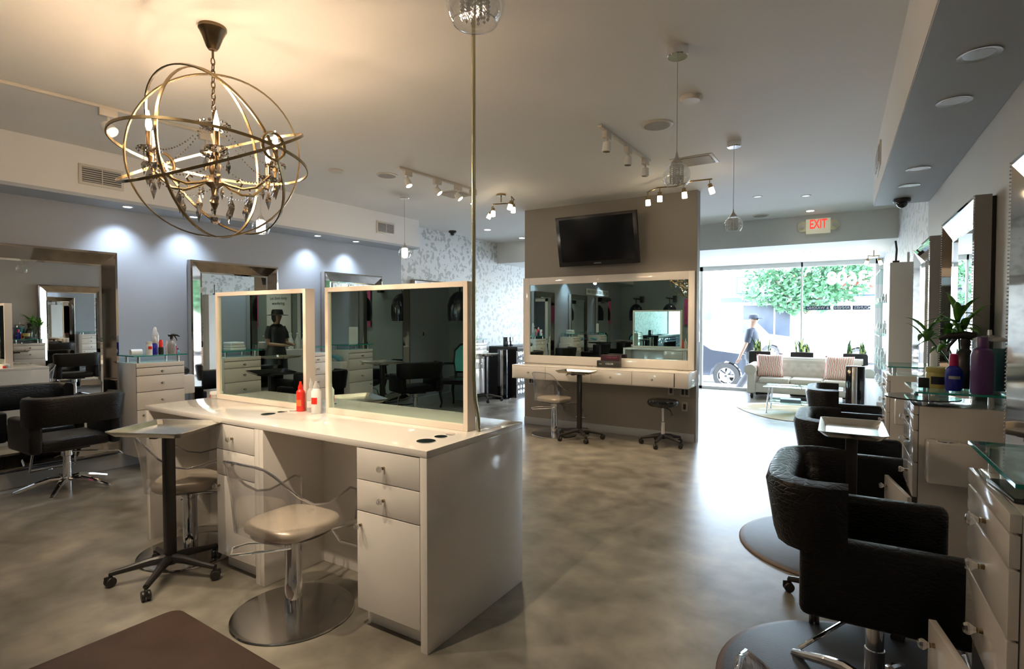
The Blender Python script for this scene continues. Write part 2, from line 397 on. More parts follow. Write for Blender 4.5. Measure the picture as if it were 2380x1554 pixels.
# ------------------------------------------------------------ station furniture
def knob(parent,x,y,z,d=(0,-1,0)):
    """cut-glass knob sticking out along -y"""
    m=MB(); k=Matrix.Translation((x,y,z))@Matrix.Rotation(PI/2,4,'X')
    m.mi=1; m.lathe([(.007,0),(.006,.008),(.008,.012)],10,M=k)
    m.mi=0; m.lathe([(.006,.012),(.008,.017),(.016,.028),(.017,.033),(.012,.040),(.004,.041)],8,M=k)
    return m.out('knob',['knob_crystal','antique_brass'],parent,sharp=20)
def wall_mirror(label,loc,rz,w=1.08,h=2.0,z0=.17,group=None,beads=False):
    t=T('wall_mirror',label,'mirror',loc,rz,group)
    W=w/2; f=.125; D=-.092
    m=MB(); m.box(-W+.01,W-.01,-.03,-.002,z0+.01,z0+h-.01); m.out('backing','black_metal',t)
    m=MB(); 
    for a,b2 in (((-W,-.09),(-W,z0)),):
        pass
    m.box(-W,-W+.006,D,-.02,z0,z0+h); m.box(W-.006,W,D,-.02,z0,z0+h); m.box(-W+.006,W-.006,D,-.02,z0+h-.006,z0+h); m.box(-W+.006,W-.006,D,-.02,z0,z0+.006)
    m.out('side_trim','grey_side',t)
    o=[(-W,z0),(W,z0),(W,z0+h),(-W,z0+h)]; i=[(-W+f,z0+f),(W-f,z0+f),(W-f,z0+h-f),(-W+f,z0+h-f)]; n=[(-W+.02,z0+.02),(W-.02,z0+.02),(W-.02,z0+h-.02),(-W+.02,z0+h-.02)]
    m=MB()
    for k in range(4):
        l=(k+1)%4
        m.poly([(o[k][0],D,o[k][1]),(o[l][0],D,o[l][1]),(n[l][0],D-.004,n[l][1]),(n[k][0],D-.004,n[k][1])])
        m.poly([(n[k][0],D-.004,n[k][1]),(n[l][0],D-.004,n[l][1]),(i[l][0],-.055,i[l][1]),(i[k][0],-.055,i[k][1])])
    for fc in m.bm.faces: fc.smooth=False
    m.out('frame','mirror_bevel',t,sharp=0)
    m=MB(); p=[(-W+f,-.055,z0+f),(W-f,-.055,z0+f),(W-f,-.055,z0+h-f),(-W+f,-.055,z0+h-f)]; q=[(a+(.018 if a<0 else -.018),-.051,c+(.018 if c<z0+1 else -.018)) for a,_,c in p]
    for k in range(4): l=(k+1)%4; m.poly([p[k],p[l],q[l],q[k]])
    m.poly(q); 
    for fc in m.bm.faces: fc.smooth=False
    m.out('glass','mirror_clear',t,sharp=0)
    if beads:
        m=MB(); nn=int(h/.016)
        for k in range(nn):
            zz=z0+.01+k*h/nn
            m.octa((-W,D-.004,zz),.0048); m.octa((W,D-.004,zz),.0048)
        m.out('bead_trim','chrome',t,sharp=0)
    return t
def cabinet(label,loc,rz,opened=False,group=None,shelfglass=True,disc=False,zs=(1.022,.943,.782,.605)):
    t=T('station_cabinet',label,'cabinet',loc,rz,group)
    X=.225; Y=-.385
    m=MB(); m.box(-X,X,Y+.022,0,.14,1.07,.004); m.out('body','laminate',t)
    m=MB(); m.box(-X+.003,X-.003,Y+.017,Y+.026,.145,1.03); m.out('seam_shadow','laminate_seam',t)
    m=MB(); m.box(-X,X,Y,Y+.022,zs[0]+.006,1.07,.002); m.out('top_rail','laminate',t)
    zt=zs[0]
    for k,zb in enumerate(zs[1:]):
        m=MB(); m.box(-X+.002,X,Y,Y+.02,zb+.005,zt,.002); d=m.out('drawer','laminate',t); knob(d,0,Y,(zb+zt)/2); zt=zb
    m=MB()
    if opened:
        m.box(-.44,0,-.02,0,.145,zt,.002); d=m.out('door','laminate',t,loc=(X,Y,0),rz=R(9)); knob(d,-.38,-.02,zt-.05)
    else:
        m.box(-X+.002,X,Y,Y+.02,.145,zt,.002); d=m.out('door','laminate',t); knob(d,-X+.05,Y,zt-.05)
    if shelfglass:
        m=MB(); m.mi=0; m.box(-X-.02,X+.03,Y+.003,-.03,1.135,1.145,.001,1); m.out('glass_shelf','green_glass',t)
        m=MB(); m.box(-X-.021,X+.031,Y+.0015,Y+.0035,1.1352,1.1448); m.box(X+.0295,X+.0315,Y+.003,-.03,1.1352,1.1448); m.box(-X-.0215,-X-.0195,Y+.003,-.03,1.1352,1.1448); m.out('shelf_edge','glass_edge',t)
        for sx in (-1,1):
            for yy in (Y+.05,-.08):
                m=MB(); m.cyl((sx*(X-.04),yy,1.07),(sx*(X-.04),yy,1.135),.013,n=14); m.out('standoff','brushed',t)
    # tool ledge on the +x side with three chrome rings
    m=MB(); m.box(X,X+.13,-.34,-.03,.715,.915,.012); m.out('tool_ledge','laminate',t)
    for yy,r in ((-.26,.036),(-.175,.026),(-.105,.019)):
        m=MB(); m.lathe([(r,0),(r+.008,0),(r+.008,.005),(r,.005)],20,(X+.065,yy,.915)); m.mi=1; m.lathe([(r,.0015),(.001,.0015)],20,(X+.065,yy,.915)); m.out('tool_ring',['chrome','black_gloss'],t)
    return t
def base_star(parent,r=.36,h=.09,n=5,m_='chrome',a0=.3,rad=.021):
    for k in range(n):
        a=a0+2*PI*k/n; c,s=math.cos(a),math.sin(a)
        m=MB(); m.tube([(c*.03,s*.03,h),(c*.12,s*.12,h+.004),(c*r*.6,s*r*.6,h-.02),(c*(r-.03),s*(r-.03),.032),(c*r,s*r,.022)],[rad*1.15,rad*1.15,rad,rad*.8,rad*.7],10)
        l=m.out('leg',m_,parent)
        m=MB(); m.cyl((c*r,s*r,.0),(c*r,s*r,.022),.014,n=10); m.out('foot',m_,l)
def styling_chair(label,loc,rz,base='star',dz=0,group=None):
    """croc leather salon chair; sitter looks towards +y"""
    t=T('styling_chair',label,'chair',loc,rz,group); z=dz
    for sx in (-1,1):
        m=MB(); m.box(sx*.29-.045,sx*.29+.045,-.245,.255,.385+z,.665+z,.028,3); m.out('arm_panel','croc',t)
    m=MB(); m.box(-.255,.255,-.22,.27,.385+z,.485+z,.03,3); m.out('seat','croc',t)
    # wrap-around back
    path=[]
    for sx in (-1,1): pass
    pl=[(-.305,-.10),(-.305,-.17)]+[(-.305+.11*(1-math.cos(a)),-.17-.11*math.sin(a)) for a in (R(22),R(45),R(68),R(90))]
    full=pl+[(0,-.285)]+[(-x,y) for x,y in reversed(pl)]
    sec=[(-.05,0),(-.055,.03),(-.055,.21),(-.04,.235),(.02,.245),(.045,.225),(.048,.03),(.035,0)]   # (outward offset inverted, height)
    rings=[]; m=MB()
    for i,(x,y) in enumerate(full):
        a=full[max(0,i-1)]; b=full[min(len(full)-1,i+1)]
        tx,ty=b[0]-a[0],b[1]-a[1]; l=math.hypot(tx,ty); nx,ny=-ty/l,tx/l   # points inwards
        lean=.18*max(0,min(1,(-y-.1)/.2))
        ed=1.0 if 0<i<len(full)-1 else .8
        rings.append(m.ring([(x+nx*o*ed-nx*h*lean,y+ny*o*ed-ny*h*lean,.615+z+h) for o,h in sec]))
    m.skinrings(rings); m.out('backrest','croc',t,sharp=50)
    for sx in (-1,1):
        m=MB(); m.tube([(sx*.29,-.2,.6+z),(sx*.29,-.24,.72+z)],.012,8); m.out('back_bracket','black_metal',t)
    m=MB(); m.box(-.13,.13,-.13,.13,.36+z,.385+z,.006); m.out('under_plate','black_metal',t)
    m=MB(); m.lathe([(.001,0),(.034,0),(.034,.24),(.03,.24),(.03,.36+z-.07),(.045,.36+z-.06),(.045,.36+z),(.001,.36+z)],24,(0,0,.0)); m.out('column','chrome',t)
    m=MB(); m.tube([(.035,-.03,.33+z),(.16,-.1,.32+z),(.32,-.2,.30+z),(.34,-.24,.27+z)],.007,8); m.out('pump_lever','chrome',t)
    if base=='star': base_star(t)
    else:
        m=MB(); m.lathe([(.001,.0),(.33,.0),(.33,.008),(.31,.016),(.05,.03),(.001,.03)],40); m.out('base','brushed',t)
    m=MB(); 
    for sx in (-1,1): m.tube([(sx*.10,.10,.38+z),(sx*.16,.25,.32+z),(sx*.17,.30,.14+z)],.010,8)
    m.tube([(-.17,.30,.14+z),(.17,.30,.14+z)],.012,8); m.out('footrest','chrome',t)
    return t
def acrylic_chair(label,loc,rz,group=None,bz=0,reach=True):
    """clear shell salon chair, sitter looks towards +y"""
    t=T('acrylic_chair',label,'chair',loc,rz,group)
    z=bz
    m=MB(); 
    pad=[]
    for k in range(28):
        a=2*PI*k/28; x=.205*math.copysign(abs(math.cos(a))**.55,math.cos(a)); y=.195*math.copysign(abs(math.sin(a))**.6,math.sin(a)); pad.append((x,y))
    rings=[m.ring([(x*s,y*s,zz) for x,y in pad]) for s,zz in ((.05,.435+z),(.90,.435+z),(.99,.45+z),(1.0,.468+z),(.96,.486+z),(.85,.495+z),(.05,.50+z))]
    m.skinrings(rings); m.out('seat','gold_seat',t,sharp=60)
    # shell: wall around back and sides
    plan=[(.236,.245),(.238,.20),(.239,.12),(.238,.04),(.236,-.04),(.232,-.11),(.226,-.165),(.214,-.205),(.190,-.228),(.13,-.237),(.06,-.240),(0,-.241)]
    plan=plan+[(-x,y) for x,y in reversed(plan[:-1])]
    top=[.630,.650,.628,.613,.628,.682,.75,.805,.838,.848,.850,.850]; top=top+list(reversed(top[:-1]))
    out=[.0,.003,.008,.010,.015,.028,.042,.058,.07,.077,.08,.08]; out=out+list(reversed(out[:-1]))
    m=MB(); lo=[];hi=[]; rim=[];mid=[]
    for (x,y),tz,ou in zip(plan,top,out):
        l=math.hypot(x,y); ux,uy=x/l,y/l
        q=1-.14*max(0,tz-.62)/.23; x*=.92; y*=.94; rim.append((x*q,y-ou*.8,tz-.02+z)); lo.append((x*.98,y*.98,.45+z)); mid.append((x*(1+q)/2,y-ou*.25,(tz+.43)/2+z))
    def off(p,d): 
        l=math.hypot(p[0],p[1]); return (p[0]*(1-d/l),p[1]*(1-d/l),p[2])
    rr=[m.ring([a,b2,c,off(c,.008),off(b2,.008),off(a,.008)]) for a,b2,c in zip(lo,mid,rim)]
    m.skinrings(rr); m.out('shell','acrylic',t,sharp=60)
    m=MB(); m.tube([lo[0],mid[0]]+rim+[mid[-1],lo[-1]],.0065,6); m.out('rim','acrylic_rim',t,sharp=60)
    m=MB(); m.lathe([(.001,.425),(.19,.425),(.2,.432),(.001,.434)],28,(0,0,z)); m.out('seat_pan','acrylic_rim',t)
    m=MB(); m.box(-.09,.09,-.07,.09,.405+z,.425+z,.004); m.out('mount_plate','chrome',t)
    m=MB(); m.lathe([(.001,.0),(.043,.0),(.043,.17),(.041,.175),(.041,.36+z),(.047,.365+z),(.047,.40+z),(.001,.405+z)],28); m.out('column','chrome',t)
    m=MB(); m.lathe([(.001,0),(.298,0),(.302,.004),(.298,.010),(.28,.013),(.001,.015)],56); m.out('base','disc_steel',t)
    m=MB(); m.tube([(-.045,-.02,.36+z),(-.22,-.10,.345+z),(-.26,-.16,.335+z),(-.20,-.21,.33+z),(-.05,-.09,.34+z),(.035,-.04,.355+z)],.007,8); m.out('pump_lever','chrome',t)
    if reach:
        m=MB()
        for sx in (-1,1): m.tube([(sx*.06,.03,.40+z),(sx*.16,.28,.40+z),(sx*.17,.33,.39+z),(sx*.17,.47,.17+z)],.010,8)
        m.tube([(-.17,.47,.17+z),(.17,.47,.17+z)],.010,8); m.out('footrest','chrome',t)
    return t
def caster(parent,x,y,a):
    m=MB(); M=Matrix.Translation((x,y,0))@Matrix.Rotation(a,4,'Z')
    for s in (-1,1): m.lathe([(.001,-.009),(.024,-.009),(.027,-.004),(.027,.004),(.024,.009),(.001,.009)],16,M=M@Matrix.Translation((0,s*.013,.028))@Matrix.Rotation(PI/2,4,'X'))
    m.box(-.012,.03,-.006,.006,.03,.062,.003,M=M); m.cyl((0,0,.05),(0,0,.075),.008,n=10,M=M); m.out('caster','black_plastic',parent)
def five_star(t,r=.29,h=.095,a0=.4,m_='black_plastic'):
    for k in range(5):
        a=a0+2*PI*k/5; c,s=math.cos(a),math.sin(a)
        m=MB(); m.tube([(c*.02,s*.02,h+.012),(c*.1,s*.1,h+.008),(c*r*.75,s*r*.75,h-.012),(c*r,s*r,h-.022)],[.027,.024,.017,.015],10); l=m.out('leg',m_,t)
        caster(l,c*r,s*r,a+.6)
    m=MB(); m.lathe([(.001,h-.02),(.035,h-.02),(.042,h),(.036,h+.03),(.001,h+.04)],20); m.out('hub',m_,t)
def tray_stand(label,loc,rz,ta=0,h=.90,tx=0,ty=0,group=None,dark=False,w=.24,d=.21):
    t=T('tray_stand',label,'stand',loc,rz,group)
    m=MB(); m.box(-.026,.026,-.026,.026,.10,h-.02,.004); m.out('pole','black_metal',t)
    five_star(t)
    m=MB(); M=Matrix.Translation((tx,ty,0))@Matrix.Rotation(ta,4,'Z')
    def rr(a,b2,z,ch=.02): return [( a-ch,-b2,z),(a,-b2+ch,z),(a,b2-ch,z),(a-ch,b2,z),(-a+ch,b2,z),(-a,b2-ch,z),(-a,-b2+ch,z),(-a+ch,-b2,z)]
    rings=[m.ring(p) for p in (rr(w-.03,d-.03,h+.003),rr(w-.006,d-.006,h+.028),rr(w,d,h+.029),rr(w,d,h+.026),rr(w-.006,d-.006,h+.022),rr(w-.03,d-.03,h-.001))]
    m.skinrings(rings,M=M); m.out('tray','black_gloss' if dark else 'steel_tray',t,sharp=25)
    m=MB(); m.box(-.12,.12,-.02,.02,h-.022,h-.002,.003,M=M); m.box(-.02,.02,-.12,.12,h-.022,h-.002,.003,M=M); m.out('tray_bracket','black_metal',t)
    return t
# ---- bottles and jars
def bottle(name,label,loc,prof,m_,cap=None,capm=None,group=None,lab=None,labm='label_white',rz=0):
    t=T(name,label,'bottle',loc,rz,group)
    m=MB(); m.lathe([(.0008,0)]+prof+[(.0008,prof[-1][1])],20); m.out('body',m_,t)
    if cap: m=MB(); m.lathe([(.0008,cap[0][1])]+cap+[(.0008,cap[-1][1])],16); m.out('cap',capm,t)
    if lab:
        r,z0,z1=lab; m=MB(); n=10; rings=[]
        for k in range(n+1):
            a=-PI/2-.65+1.3*k/n; rings.append(m.ring([(r*math.cos(a),r*math.sin(a),z0),(r*math.cos(a),r*math.sin(a),z1),((r+.0006)*math.cos(a),(r+.0006)*math.sin(a),z1),((r+.0006)*math.cos(a),(r+.0006)*math.sin(a),z0)]))
        m.skinrings(rings); m.out('label',labm,t)
    return t
def spray(label,loc,rz,m_,s=1,head='black_plastic'):
    t=T('spray_bottle',label,'bottle',loc,rz)
    m=MB(); m.lathe([(.0008,0),(.036*s,0),(.038*s,.01*s),(.038*s,.09*s),(.026*s,.125*s),(.013*s,.14*s),(.013*s,.155*s),(.0008,.155*s)],20); m.out('body',m_,t)
    m=MB(); m.cyl((0,0,.15*s),(0,0,.175*s),.015*s,n=14); m.tube([(.03*s,0,.185*s),(0,0,.19*s),(-.05*s,0,.185*s),(-.075*s,0,.172*s)],[.014*s,.015*s,.010*s,.005*s],10)
    m.tube([(-.025*s,0,.18*s),(-.045*s,0,.15*s),(-.05*s,0,.13*s)],[.006*s,.005*s,.004*s],8); m.out('spray_head',head,t)
    return t
def box_thing(name,label,cat,loc,rz,sx,sy,sz,m_,group=None,bev=.003,faces=None):
    m=MB(); m.box(-sx/2,sx/2,-sy/2,sy/2,0,sz,bev); o=m.out(name,m_,loc=loc,rz=rz); return tag(o,label,cat,group)
# ------------------------------------------------------------ walls' mirrors and cabinets
wall_mirror('tall mirror in wide faceted mirror frame on blue wall at the left picture edge',LW(0,2.08),RZL,group='faceted mirrors on the blue wall')
wall_mirror('faceted frame mirror on blue wall beyond the left end of the island',LW(0,3.87),RZL,group='faceted mirrors on the blue wall')
wall_mirror('faceted frame mirror on blue wall, last one before the damask wallpaper',LW(0,5.66),RZL,group='faceted mirrors on the blue wall')
wall_mirror('faceted frame mirror on the damask wallpaper wall behind the right island mirror',LW(0,7.45),RZL)
wall_mirror('tall mirror on blue wall behind the camera, between two stations, seen in reflection',LW(0,.02),RZL,group='mirrors seen only in reflection')
wall_mirror('last tall mirror on blue wall next to the dryer corner, seen in reflection',LW(0,-1.85),RZL,group='mirrors seen only in reflection')
wall_mirror('beaded edge mirror on right wall, cut by the right edge of the picture',RW(.72,2.575),RZR,beads=True,w=1.06,group='beaded mirrors on the right wall')
wall_mirror('beaded edge mirror on right wall behind the green plant',RW(.72,4.36),RZR,beads=True,w=1.06,group='beaded mirrors on the right wall')
wall_mirror('beaded edge mirror on right wall, farthest, beside the tall white cabinet',RW(.72,6.03),RZR,beads=True,w=1.06,group='beaded mirrors on the right wall')
wall_mirror('mirror on the right wall just behind the camera, seen in reflection',RW(.72,.80),RZR,w=1.06,group='mirrors seen only in reflection')
wall_mirror('mirror on the right wall far behind the camera, seen in reflection',RW(.72,-.95),RZR,w=1.06,group='mirrors seen only in reflection')
ZL=(1.02,.955,.865,.70,.53)
cabL1=cabinet('white drawer cabinet with glass shelf and bottles on blue wall beside the leftmost mirror',LW(.02,2.87),RZL)
cabinet('white drawer cabinet on blue wall hidden behind the left island mirror',LW(.02,4.75),RZL)
cabinet('white drawer cabinet between the third blue wall mirror and the damask wallpaper',LW(.02,6.50),RZL)
cabinet('white drawer cabinet on damask wall beside the black mosaic reception desk',LW(.02,8.30),RZL)
cabA=cabinet('white drawer cabinet carrying white towels, seen in the left island mirror',LW(.02,.86),RZL)
cabB=cabinet('white drawer cabinet carrying a magazine, seen in the right island mirror',LW(.02,-.98),RZL)
c1=cabinet('nearest glossy drawer cabinet with a phone on top at lower right edge',RW(.72,1.83),RZR,opened=True)
c2=cabinet('glossy drawer cabinet crowded with bottles under the plant on the right wall',RW(.72,3.62),RZR,opened=True)
c3=cabinet('farther glossy drawer cabinet on the right wall behind the bottle-laden one',RW(.72,5.35),RZR)
cabinet('white drawer cabinet on right wall behind the camera, seen in reflection',RW(.72,-.05),RZR)
m=MB(); m.lathe([(.001,0),(.155,0),(.16,.003),(.155,.006),(.001,.006)],40,(.10,-.34,1.098)); m.mi=1; m.cyl((.10,-.3,1.07),(.10,-.3,1.098),.012,n=12); m.out('glass_disc',['green_glass','brushed'],c2)
m=MB(); m.lathe([(.155,0),(.162,0),(.162,.007),(.155,.007)],40,(.10,-.34,1.0975)); m.out('disc_rim','black_gloss',c2)
# ------------------------------------------------------------ products
def RP(d,s): return RW(d,s,1.1455)
SH=1.1455
t=bottle('ointment_jar','squat yellow ointment jar with navy label on right glass shelf',RP(.455,3.60),[(.050,0),(.053,.006),(.053,.075),(.050,.082)],'yellow_jar',[(.054,.082),(.055,.085),(.055,.105),(.052,.108)],'yellow_jar',lab=(.0535,.022,.062),labm='shirt_navy'); t['category']='jar'
box_thing('product_box','small black product box left of the yellow jar','box',RP(.395,3.60),RZR,.07,.05,.052,'wax_box')
bottle('serum_bottle','slim orange bottle with white cap behind the yellow jar',RP(.505,3.53),[(.017,0),(.018,.005),(.018,.09),(.010,.10)],'orange_plastic',[(.011,.10),(.011,.125),(.007,.135)],'white_plastic')
bottle('leave_in_bottle','cobalt blue bottle with magenta cap among products on right shelf',RP(.505,3.50),[(.030,0),(.036,.01),(.038,.08),(.033,.11),(.018,.125)],'deep_blue',[(.020,.125),(.020,.15),(.017,.18),(.012,.185)],'magenta',lab=(.0375,.06,.075),labm='base_paint')
spray('large black spray bottle behind the blue bottle on right shelf',RP(.575,3.67),R(0),'wax_box',1.45)
bottle('shampoo_bottle','tall purple shampoo bottle in front of the turquoise jar',RP(.60,3.42),[(.041,0),(.044,.006),(.044,.185),(.038,.21),(.020,.222)],'purple',[(.022,.222),(.022,.268),(.020,.272)],'purple')
t=T('disinfectant_jar','big glass jar of turquoise liquid with steel lid on right shelf','jar',RP(.652,3.56)); 
m=MB(); m.lathe([(.001,0),(.066,0),(.068,.004),(.068,.25),(.066,.25),(.066,.006),(.001,.006)],28); m.out('glass','clear_glass',t)
m=MB(); m.lathe([(.001,.007),(.0645,.007),(.0645,.215),(.001,.215)],28); m.out('liquid','cyan_liquid',t)
m=MB(); m.lathe([(.070,.248),(.072,.252),(.066,.262),(.03,.275),(.010,.279),(.008,.305),(.001,.306)],28); m.out('lid','brushed',t)
bottle('lotion_bottle','pale pink bottle on the glass shelf of the farther right cabinet',RW(.632,5.22,SH),[(.022,0),(.024,.004),(.024,.10),(.012,.115)],'label_white',[(.012,.115),(.012,.15),(.009,.153)],'white_plastic')
# dracaena
def leafy(parent,c,n,L,seed,m_='leaf',up=(.2,1.1),wid=.016,xs=1):
    rnd=random.Random(seed); 
    for k in range(n):
        a=2*PI*k/n+rnd.uniform(-.3,.3); el=rnd.uniform(*up); ln=L*rnd.uniform(.7,1.1); pts=[]
        p=Vector(c)+Vector((0,0,rnd.uniform(-.04,.05))); d=Vector((math.cos(a)*math.cos(el)*xs,math.sin(a)*math.cos(el),math.sin(el)))
        m=MB(); rings=[]; steps=7
        for i in range(steps+1):
            f=i/steps; w=wid*math.sin(PI*min(1,.12+f*.9))**.8 if f<1 else .0008
            side=Vector((-math.sin(a),math.cos(a),0)); nrm=d.cross(side).normalized()
            rings.append(m.ring([p+side*w,p+nrm*w*.25,p-side*w,p-nrm*.001]))
            p=p+d*(ln/steps); d=(d+Vector((0,0,-.16))).normalized()
        m.skinrings(rings); m.out('leaf',m_,parent,sharp=0)
t=T('dracaena_plant','bushy green long-leaved plant behind the bottles on right shelf','plant',RP(.575,3.74)); m=MB(); m.lathe([(.001,0),(.035,0),(.04,.08),(.036,.08),(.034,.06),(.001,.06)],18); m.out('vase','clear_glass',t)
for i,(x,y,h) in enumerate(((0,-.02,.28),(-.06,.05,.22),(-.03,-.06,.33),(-.15,.05,.27))):
    m=MB(); m.tube([(0,0,.02),(x*.5,y*.5,h*.6),(x,y,h)],.005,6); m.out('stem','leaf_dark',t); leafy(t,(x,y,h),9,.18,20+i,up=(.15,1.2),wid=.019,xs=.6)
t=T('phone','black smartphone lying on the nearest right cabinet under the glass','phone',RW(.388,1.80,1.0705),RZR+R(4)); 
m=MB(); m.box(-.10,.10,-.035,.035,0,.010,.004); m.out('case','wax_box',t); m=MB(); m.box(-.094,.094,-.031,.031,.0101,.0108,0); m.out('screen','tv_black',t)
# left cabinet products
def LP(e,tt): return LW(e,tt,SH)
t=T('towel','rolled white towel on glass shelf left of the pill-shaped bottle','towel',LP(.27,2.70),RZL); m=MB(); m.tube([(-.05,0,.03),(.05,0,.03)],.03,14); m.out('roll','towel',t)
bottle('powder_bottle','white bottle with red dot label and wide lid on left shelf',LP(.36,2.78),[(.028,0),(.030,.004),(.030,.105),(.022,.118)],'white_plastic',[(.027,.118),(.028,.135),(.001,.136)],'white_plastic',lab=(.0305,.06,.09),labm='red_plastic',rz=PI/2)
bottle('toner_bottle','dark navy bottle with clear white top on left shelf',LP(.33,2.845),[(.024,0),(.026,.004),(.026,.10),(.014,.118)],'deep_blue',[(.02,.118),(.024,.14),(.018,.165),(.007,.19)],'milky')
bottle('hairspray_can','dark can with bright red cap on left shelf',LP(.34,2.90),[(.022,0),(.024,.004),(.024,.075)],'wax_box',[(.019,.075),(.019,.13),(.013,.145),(.013,.15)],'red_plastic')
bottle('conditioner_bottle','tallest pale blue bottle at back of left shelf',LP(.22,2.90),[(.033,0),(.035,.005),(.035,.19),(.030,.215),(.018,.235)],'milky',[(.018,.235),(.016,.26),(.009,.28)],'white_plastic')
bottle('pump_bottle','small clear bottle with pump between red cap can and sprayer',LP(.32,2.965),[(.018,0),(.019,.004),(.019,.08),(.010,.095)],'milky',[(.010,.095),(.010,.12),(.006,.14)],'white_plastic')
spray('brown spray bottle with black trigger on the left shelf',LP(.34,3.005),PI+RZL,'grey_side',1.05)
bottle('dye_tube','thin pink tube standing at right end of left shelf',LP(.36,3.035),[(.010,0),(.010,.085)],'magenta')
bottle('mini_bottle','tiny teal bottle at the right tip of the left shelf',LP(.30,3.08),[(.014,0),(.016,.004),(.016,.03),(.009,.042)],'aqua_glass',[(.009,.042),(.008,.055)],'shirt_navy')
# hair dryer hanging at left cabinet ledge
def hair_dryer(label,loc,rz,c='black_plastic',h='red_plastic'):
    t=T('hair_dryer',label,'hair dryer',loc,rz)
    m=MB(); m.lathe([(.001,-.07),(.03,-.07),(.038,-.04),(.036,.02),(.024,.05),(.022,.11),(.001,.11)],16,M=Matrix.Rotation(R(80),4,'Y')); m.out('barrel',c,t)
    m=MB(); m.tube([(-.02,0,0),(-.03,0,-.07),(-.035,0,-.13)],[.017,.016,.014],12); m.out('handle',h,t)
    m=MB(); m.tube([(-.035,0,-.13),(-.03,.02,-.22),(.01,.03,-.34),(0,.02,-.48),(-.02,.02,-.62)],.004,6); m.out('cord','black_plastic',t)
    return t
hair_dryer('black hair dryer with red handle hanging beside the left drawer cabinet',LW(.26,3.155,.965),RZL+PI/2)
hair_dryer('turquoise hair dryer resting on a cabinet side ledge, seen in reflection',LW(.24,-.68,.965),RZL+PI/2,'aqua_glass','cyan_liquid')
m=MB(); m.box(-.10,.10,-.09,.09,0,.035,.01); m.box(-.05,.0,-.05,.05,.03,.05,.006); tag(m.out('foot_pedal','black_plastic',loc=LW(.36,3.0,0)),'black pedal unit on the floor below the left drawer cabinet','pedal')
box_thing('magazine','magazine with three women on the cover leaning on the shelf, seen in mirror','magazine',LW(.20,-1.02,SH),RZL,.17,.012,.25,'paper'); 
t=T('towel_stack','folded white towels on the cabinet seen in the left island mirror','towels',LW(.20,.84,SH),RZL); 
for k in range(3): m=MB(); m.box(-.10+.01*k,.09,-.08,.08,k*.032,k*.032+.03,.012,3); m.out('towel','towel',t)
# ------------------------------------------------------------ island
isl=T('styling_island','glossy white double-sided styling island in the middle of the salon','island',(-2.85,2.275,0))
def ib(name,m_,x0,x1,y0,y1,z0,z1,bev=.002,par=isl):
    m=MB(); m.box(x0+2.85,x1+2.85,y0-2.275,y1-2.275,z0,z1,bev); return m.out(name,m_,par)
ib('countertop','laminate',-4.10,-1.60,1.86,2.69,.886,.918,.0015)
ib('side_panel','laminate',-1.64,-1.60,1.86,2.69,0,.8855)
ib('side_panel','laminate',-4.10,-4.06,1.86,2.69,0,.8855)
ib('divider_panel','laminate',-2.83,-2.79,1.86,2.69,0,.8855)
ib('divider_panel','laminate',-2.87,-2.831,1.86,2.69,0,.8855)
ib('back_panel','laminate',-4.06,-1.64,2.268,2.282,0,.8855)
for (xa,xb) in ((-2.045,-1.642),(-3.25,-2.872)):
    for side in (0,1):
        y0,y1=(1.862,2.266) if side==0 else (2.284,2.688)
        f0,f1=(y0,y0+.018) if side==0 else (y1-.018,y1)
        g0,g1=(y0+.02,y1) if side==0 else (y0,y1-.02)
        bx=ib('drawer_unit','laminate',xa+.004,xb,g0,g1,.095,.885)
        ib('seam_shadow','laminate_seam',xa+.006,xb-.001,(y0+.012 if side==0 else y1-.0215),(y0+.0215 if side==0 else y1-.012),.10,.882)
        kd=(y0+.06,y1) if side==0 else (y0,y1-.06)
        ib('toe_kick','laminate',xa+.006,xb,kd[0],kd[1],0,.095)
        for nm,za,zb in (('drawer',.731,.881),('drawer',.578,.727),('door',.095,.573)):
            d=ib(nm,'laminate',xa,xb-.004,f0,f1,za,zb,.0015)
            if side==0:
                kx=(xa+xb)/2-.02 if nm=='drawer' else xa+.028; kz=(za+zb)/2 if nm=='drawer' else zb-.065
                knob(d,kx+2.85,f0-2.275,kz)
for cx,cy,r in ((-1.733,2.01,.040),(-1.736,2.125,.027),(-1.734,2.20,.020),(-3.055,2.075,.036),(-3.055,2.175,.025),(-3.045,2.245,.018)):
    m=MB(); m.lathe([(r-.004,0),(r+.006,0),(r+.006,.004),(r-.004,.004)],28,(cx+2.85,cy-2.275,.918)); m.mi=1; m.lathe([(r-.004,.0012),(.001,.0012)],28,(cx+2.85,cy-2.275,.918)); m.out('tool_ring',['chrome','black_gloss'],isl)
def counter_mirror(label,x0,x1,group):
    t=T('counter_mirror',label,'mirror',((x0+x1)/2,2.335,.9185),0,group); W=(x1-x0)/2; H=.782; b2=.028
    for nm,a in (('left',(-W,-W+b2,0,H)),('right',(W-b2,W,0,H)),('top',(-W+b2,W-b2,H-b2,H)),('bottom',(-W+b2,W-b2,0,.034))):
        m=MB(); m.box(a[0],a[1],-.036,.036,a[2],a[3],.001,1); m.out('frame_'+('stile' if nm in('left','right') else 'rail'),'mirror_wood',t)
    m=MB(); m.box(-W+b2,W-b2,-.022,.022,.034,H-b2); m.out('glass','mirror_green',t)
    return t
counter_mirror('framed mirror standing on the island, left of the two',-4.005,-2.985,'framed mirrors on the island')
counter_mirror('framed mirror standing on the island, right one against the metal conduit',-2.80,-1.70,'framed mirrors on the island')
m=MB(); m.tube([(-1.655,2.335,.918),(-1.658,2.335,1.0),(-1.676,2.335,1.08),(-1.684,2.335,1.2),(-1.684,2.335,3.07)],.0105,12); tag(m.out('conduit_pole','pole_metal'),'thin brassy metal conduit rising from the island to the ceiling','pole')
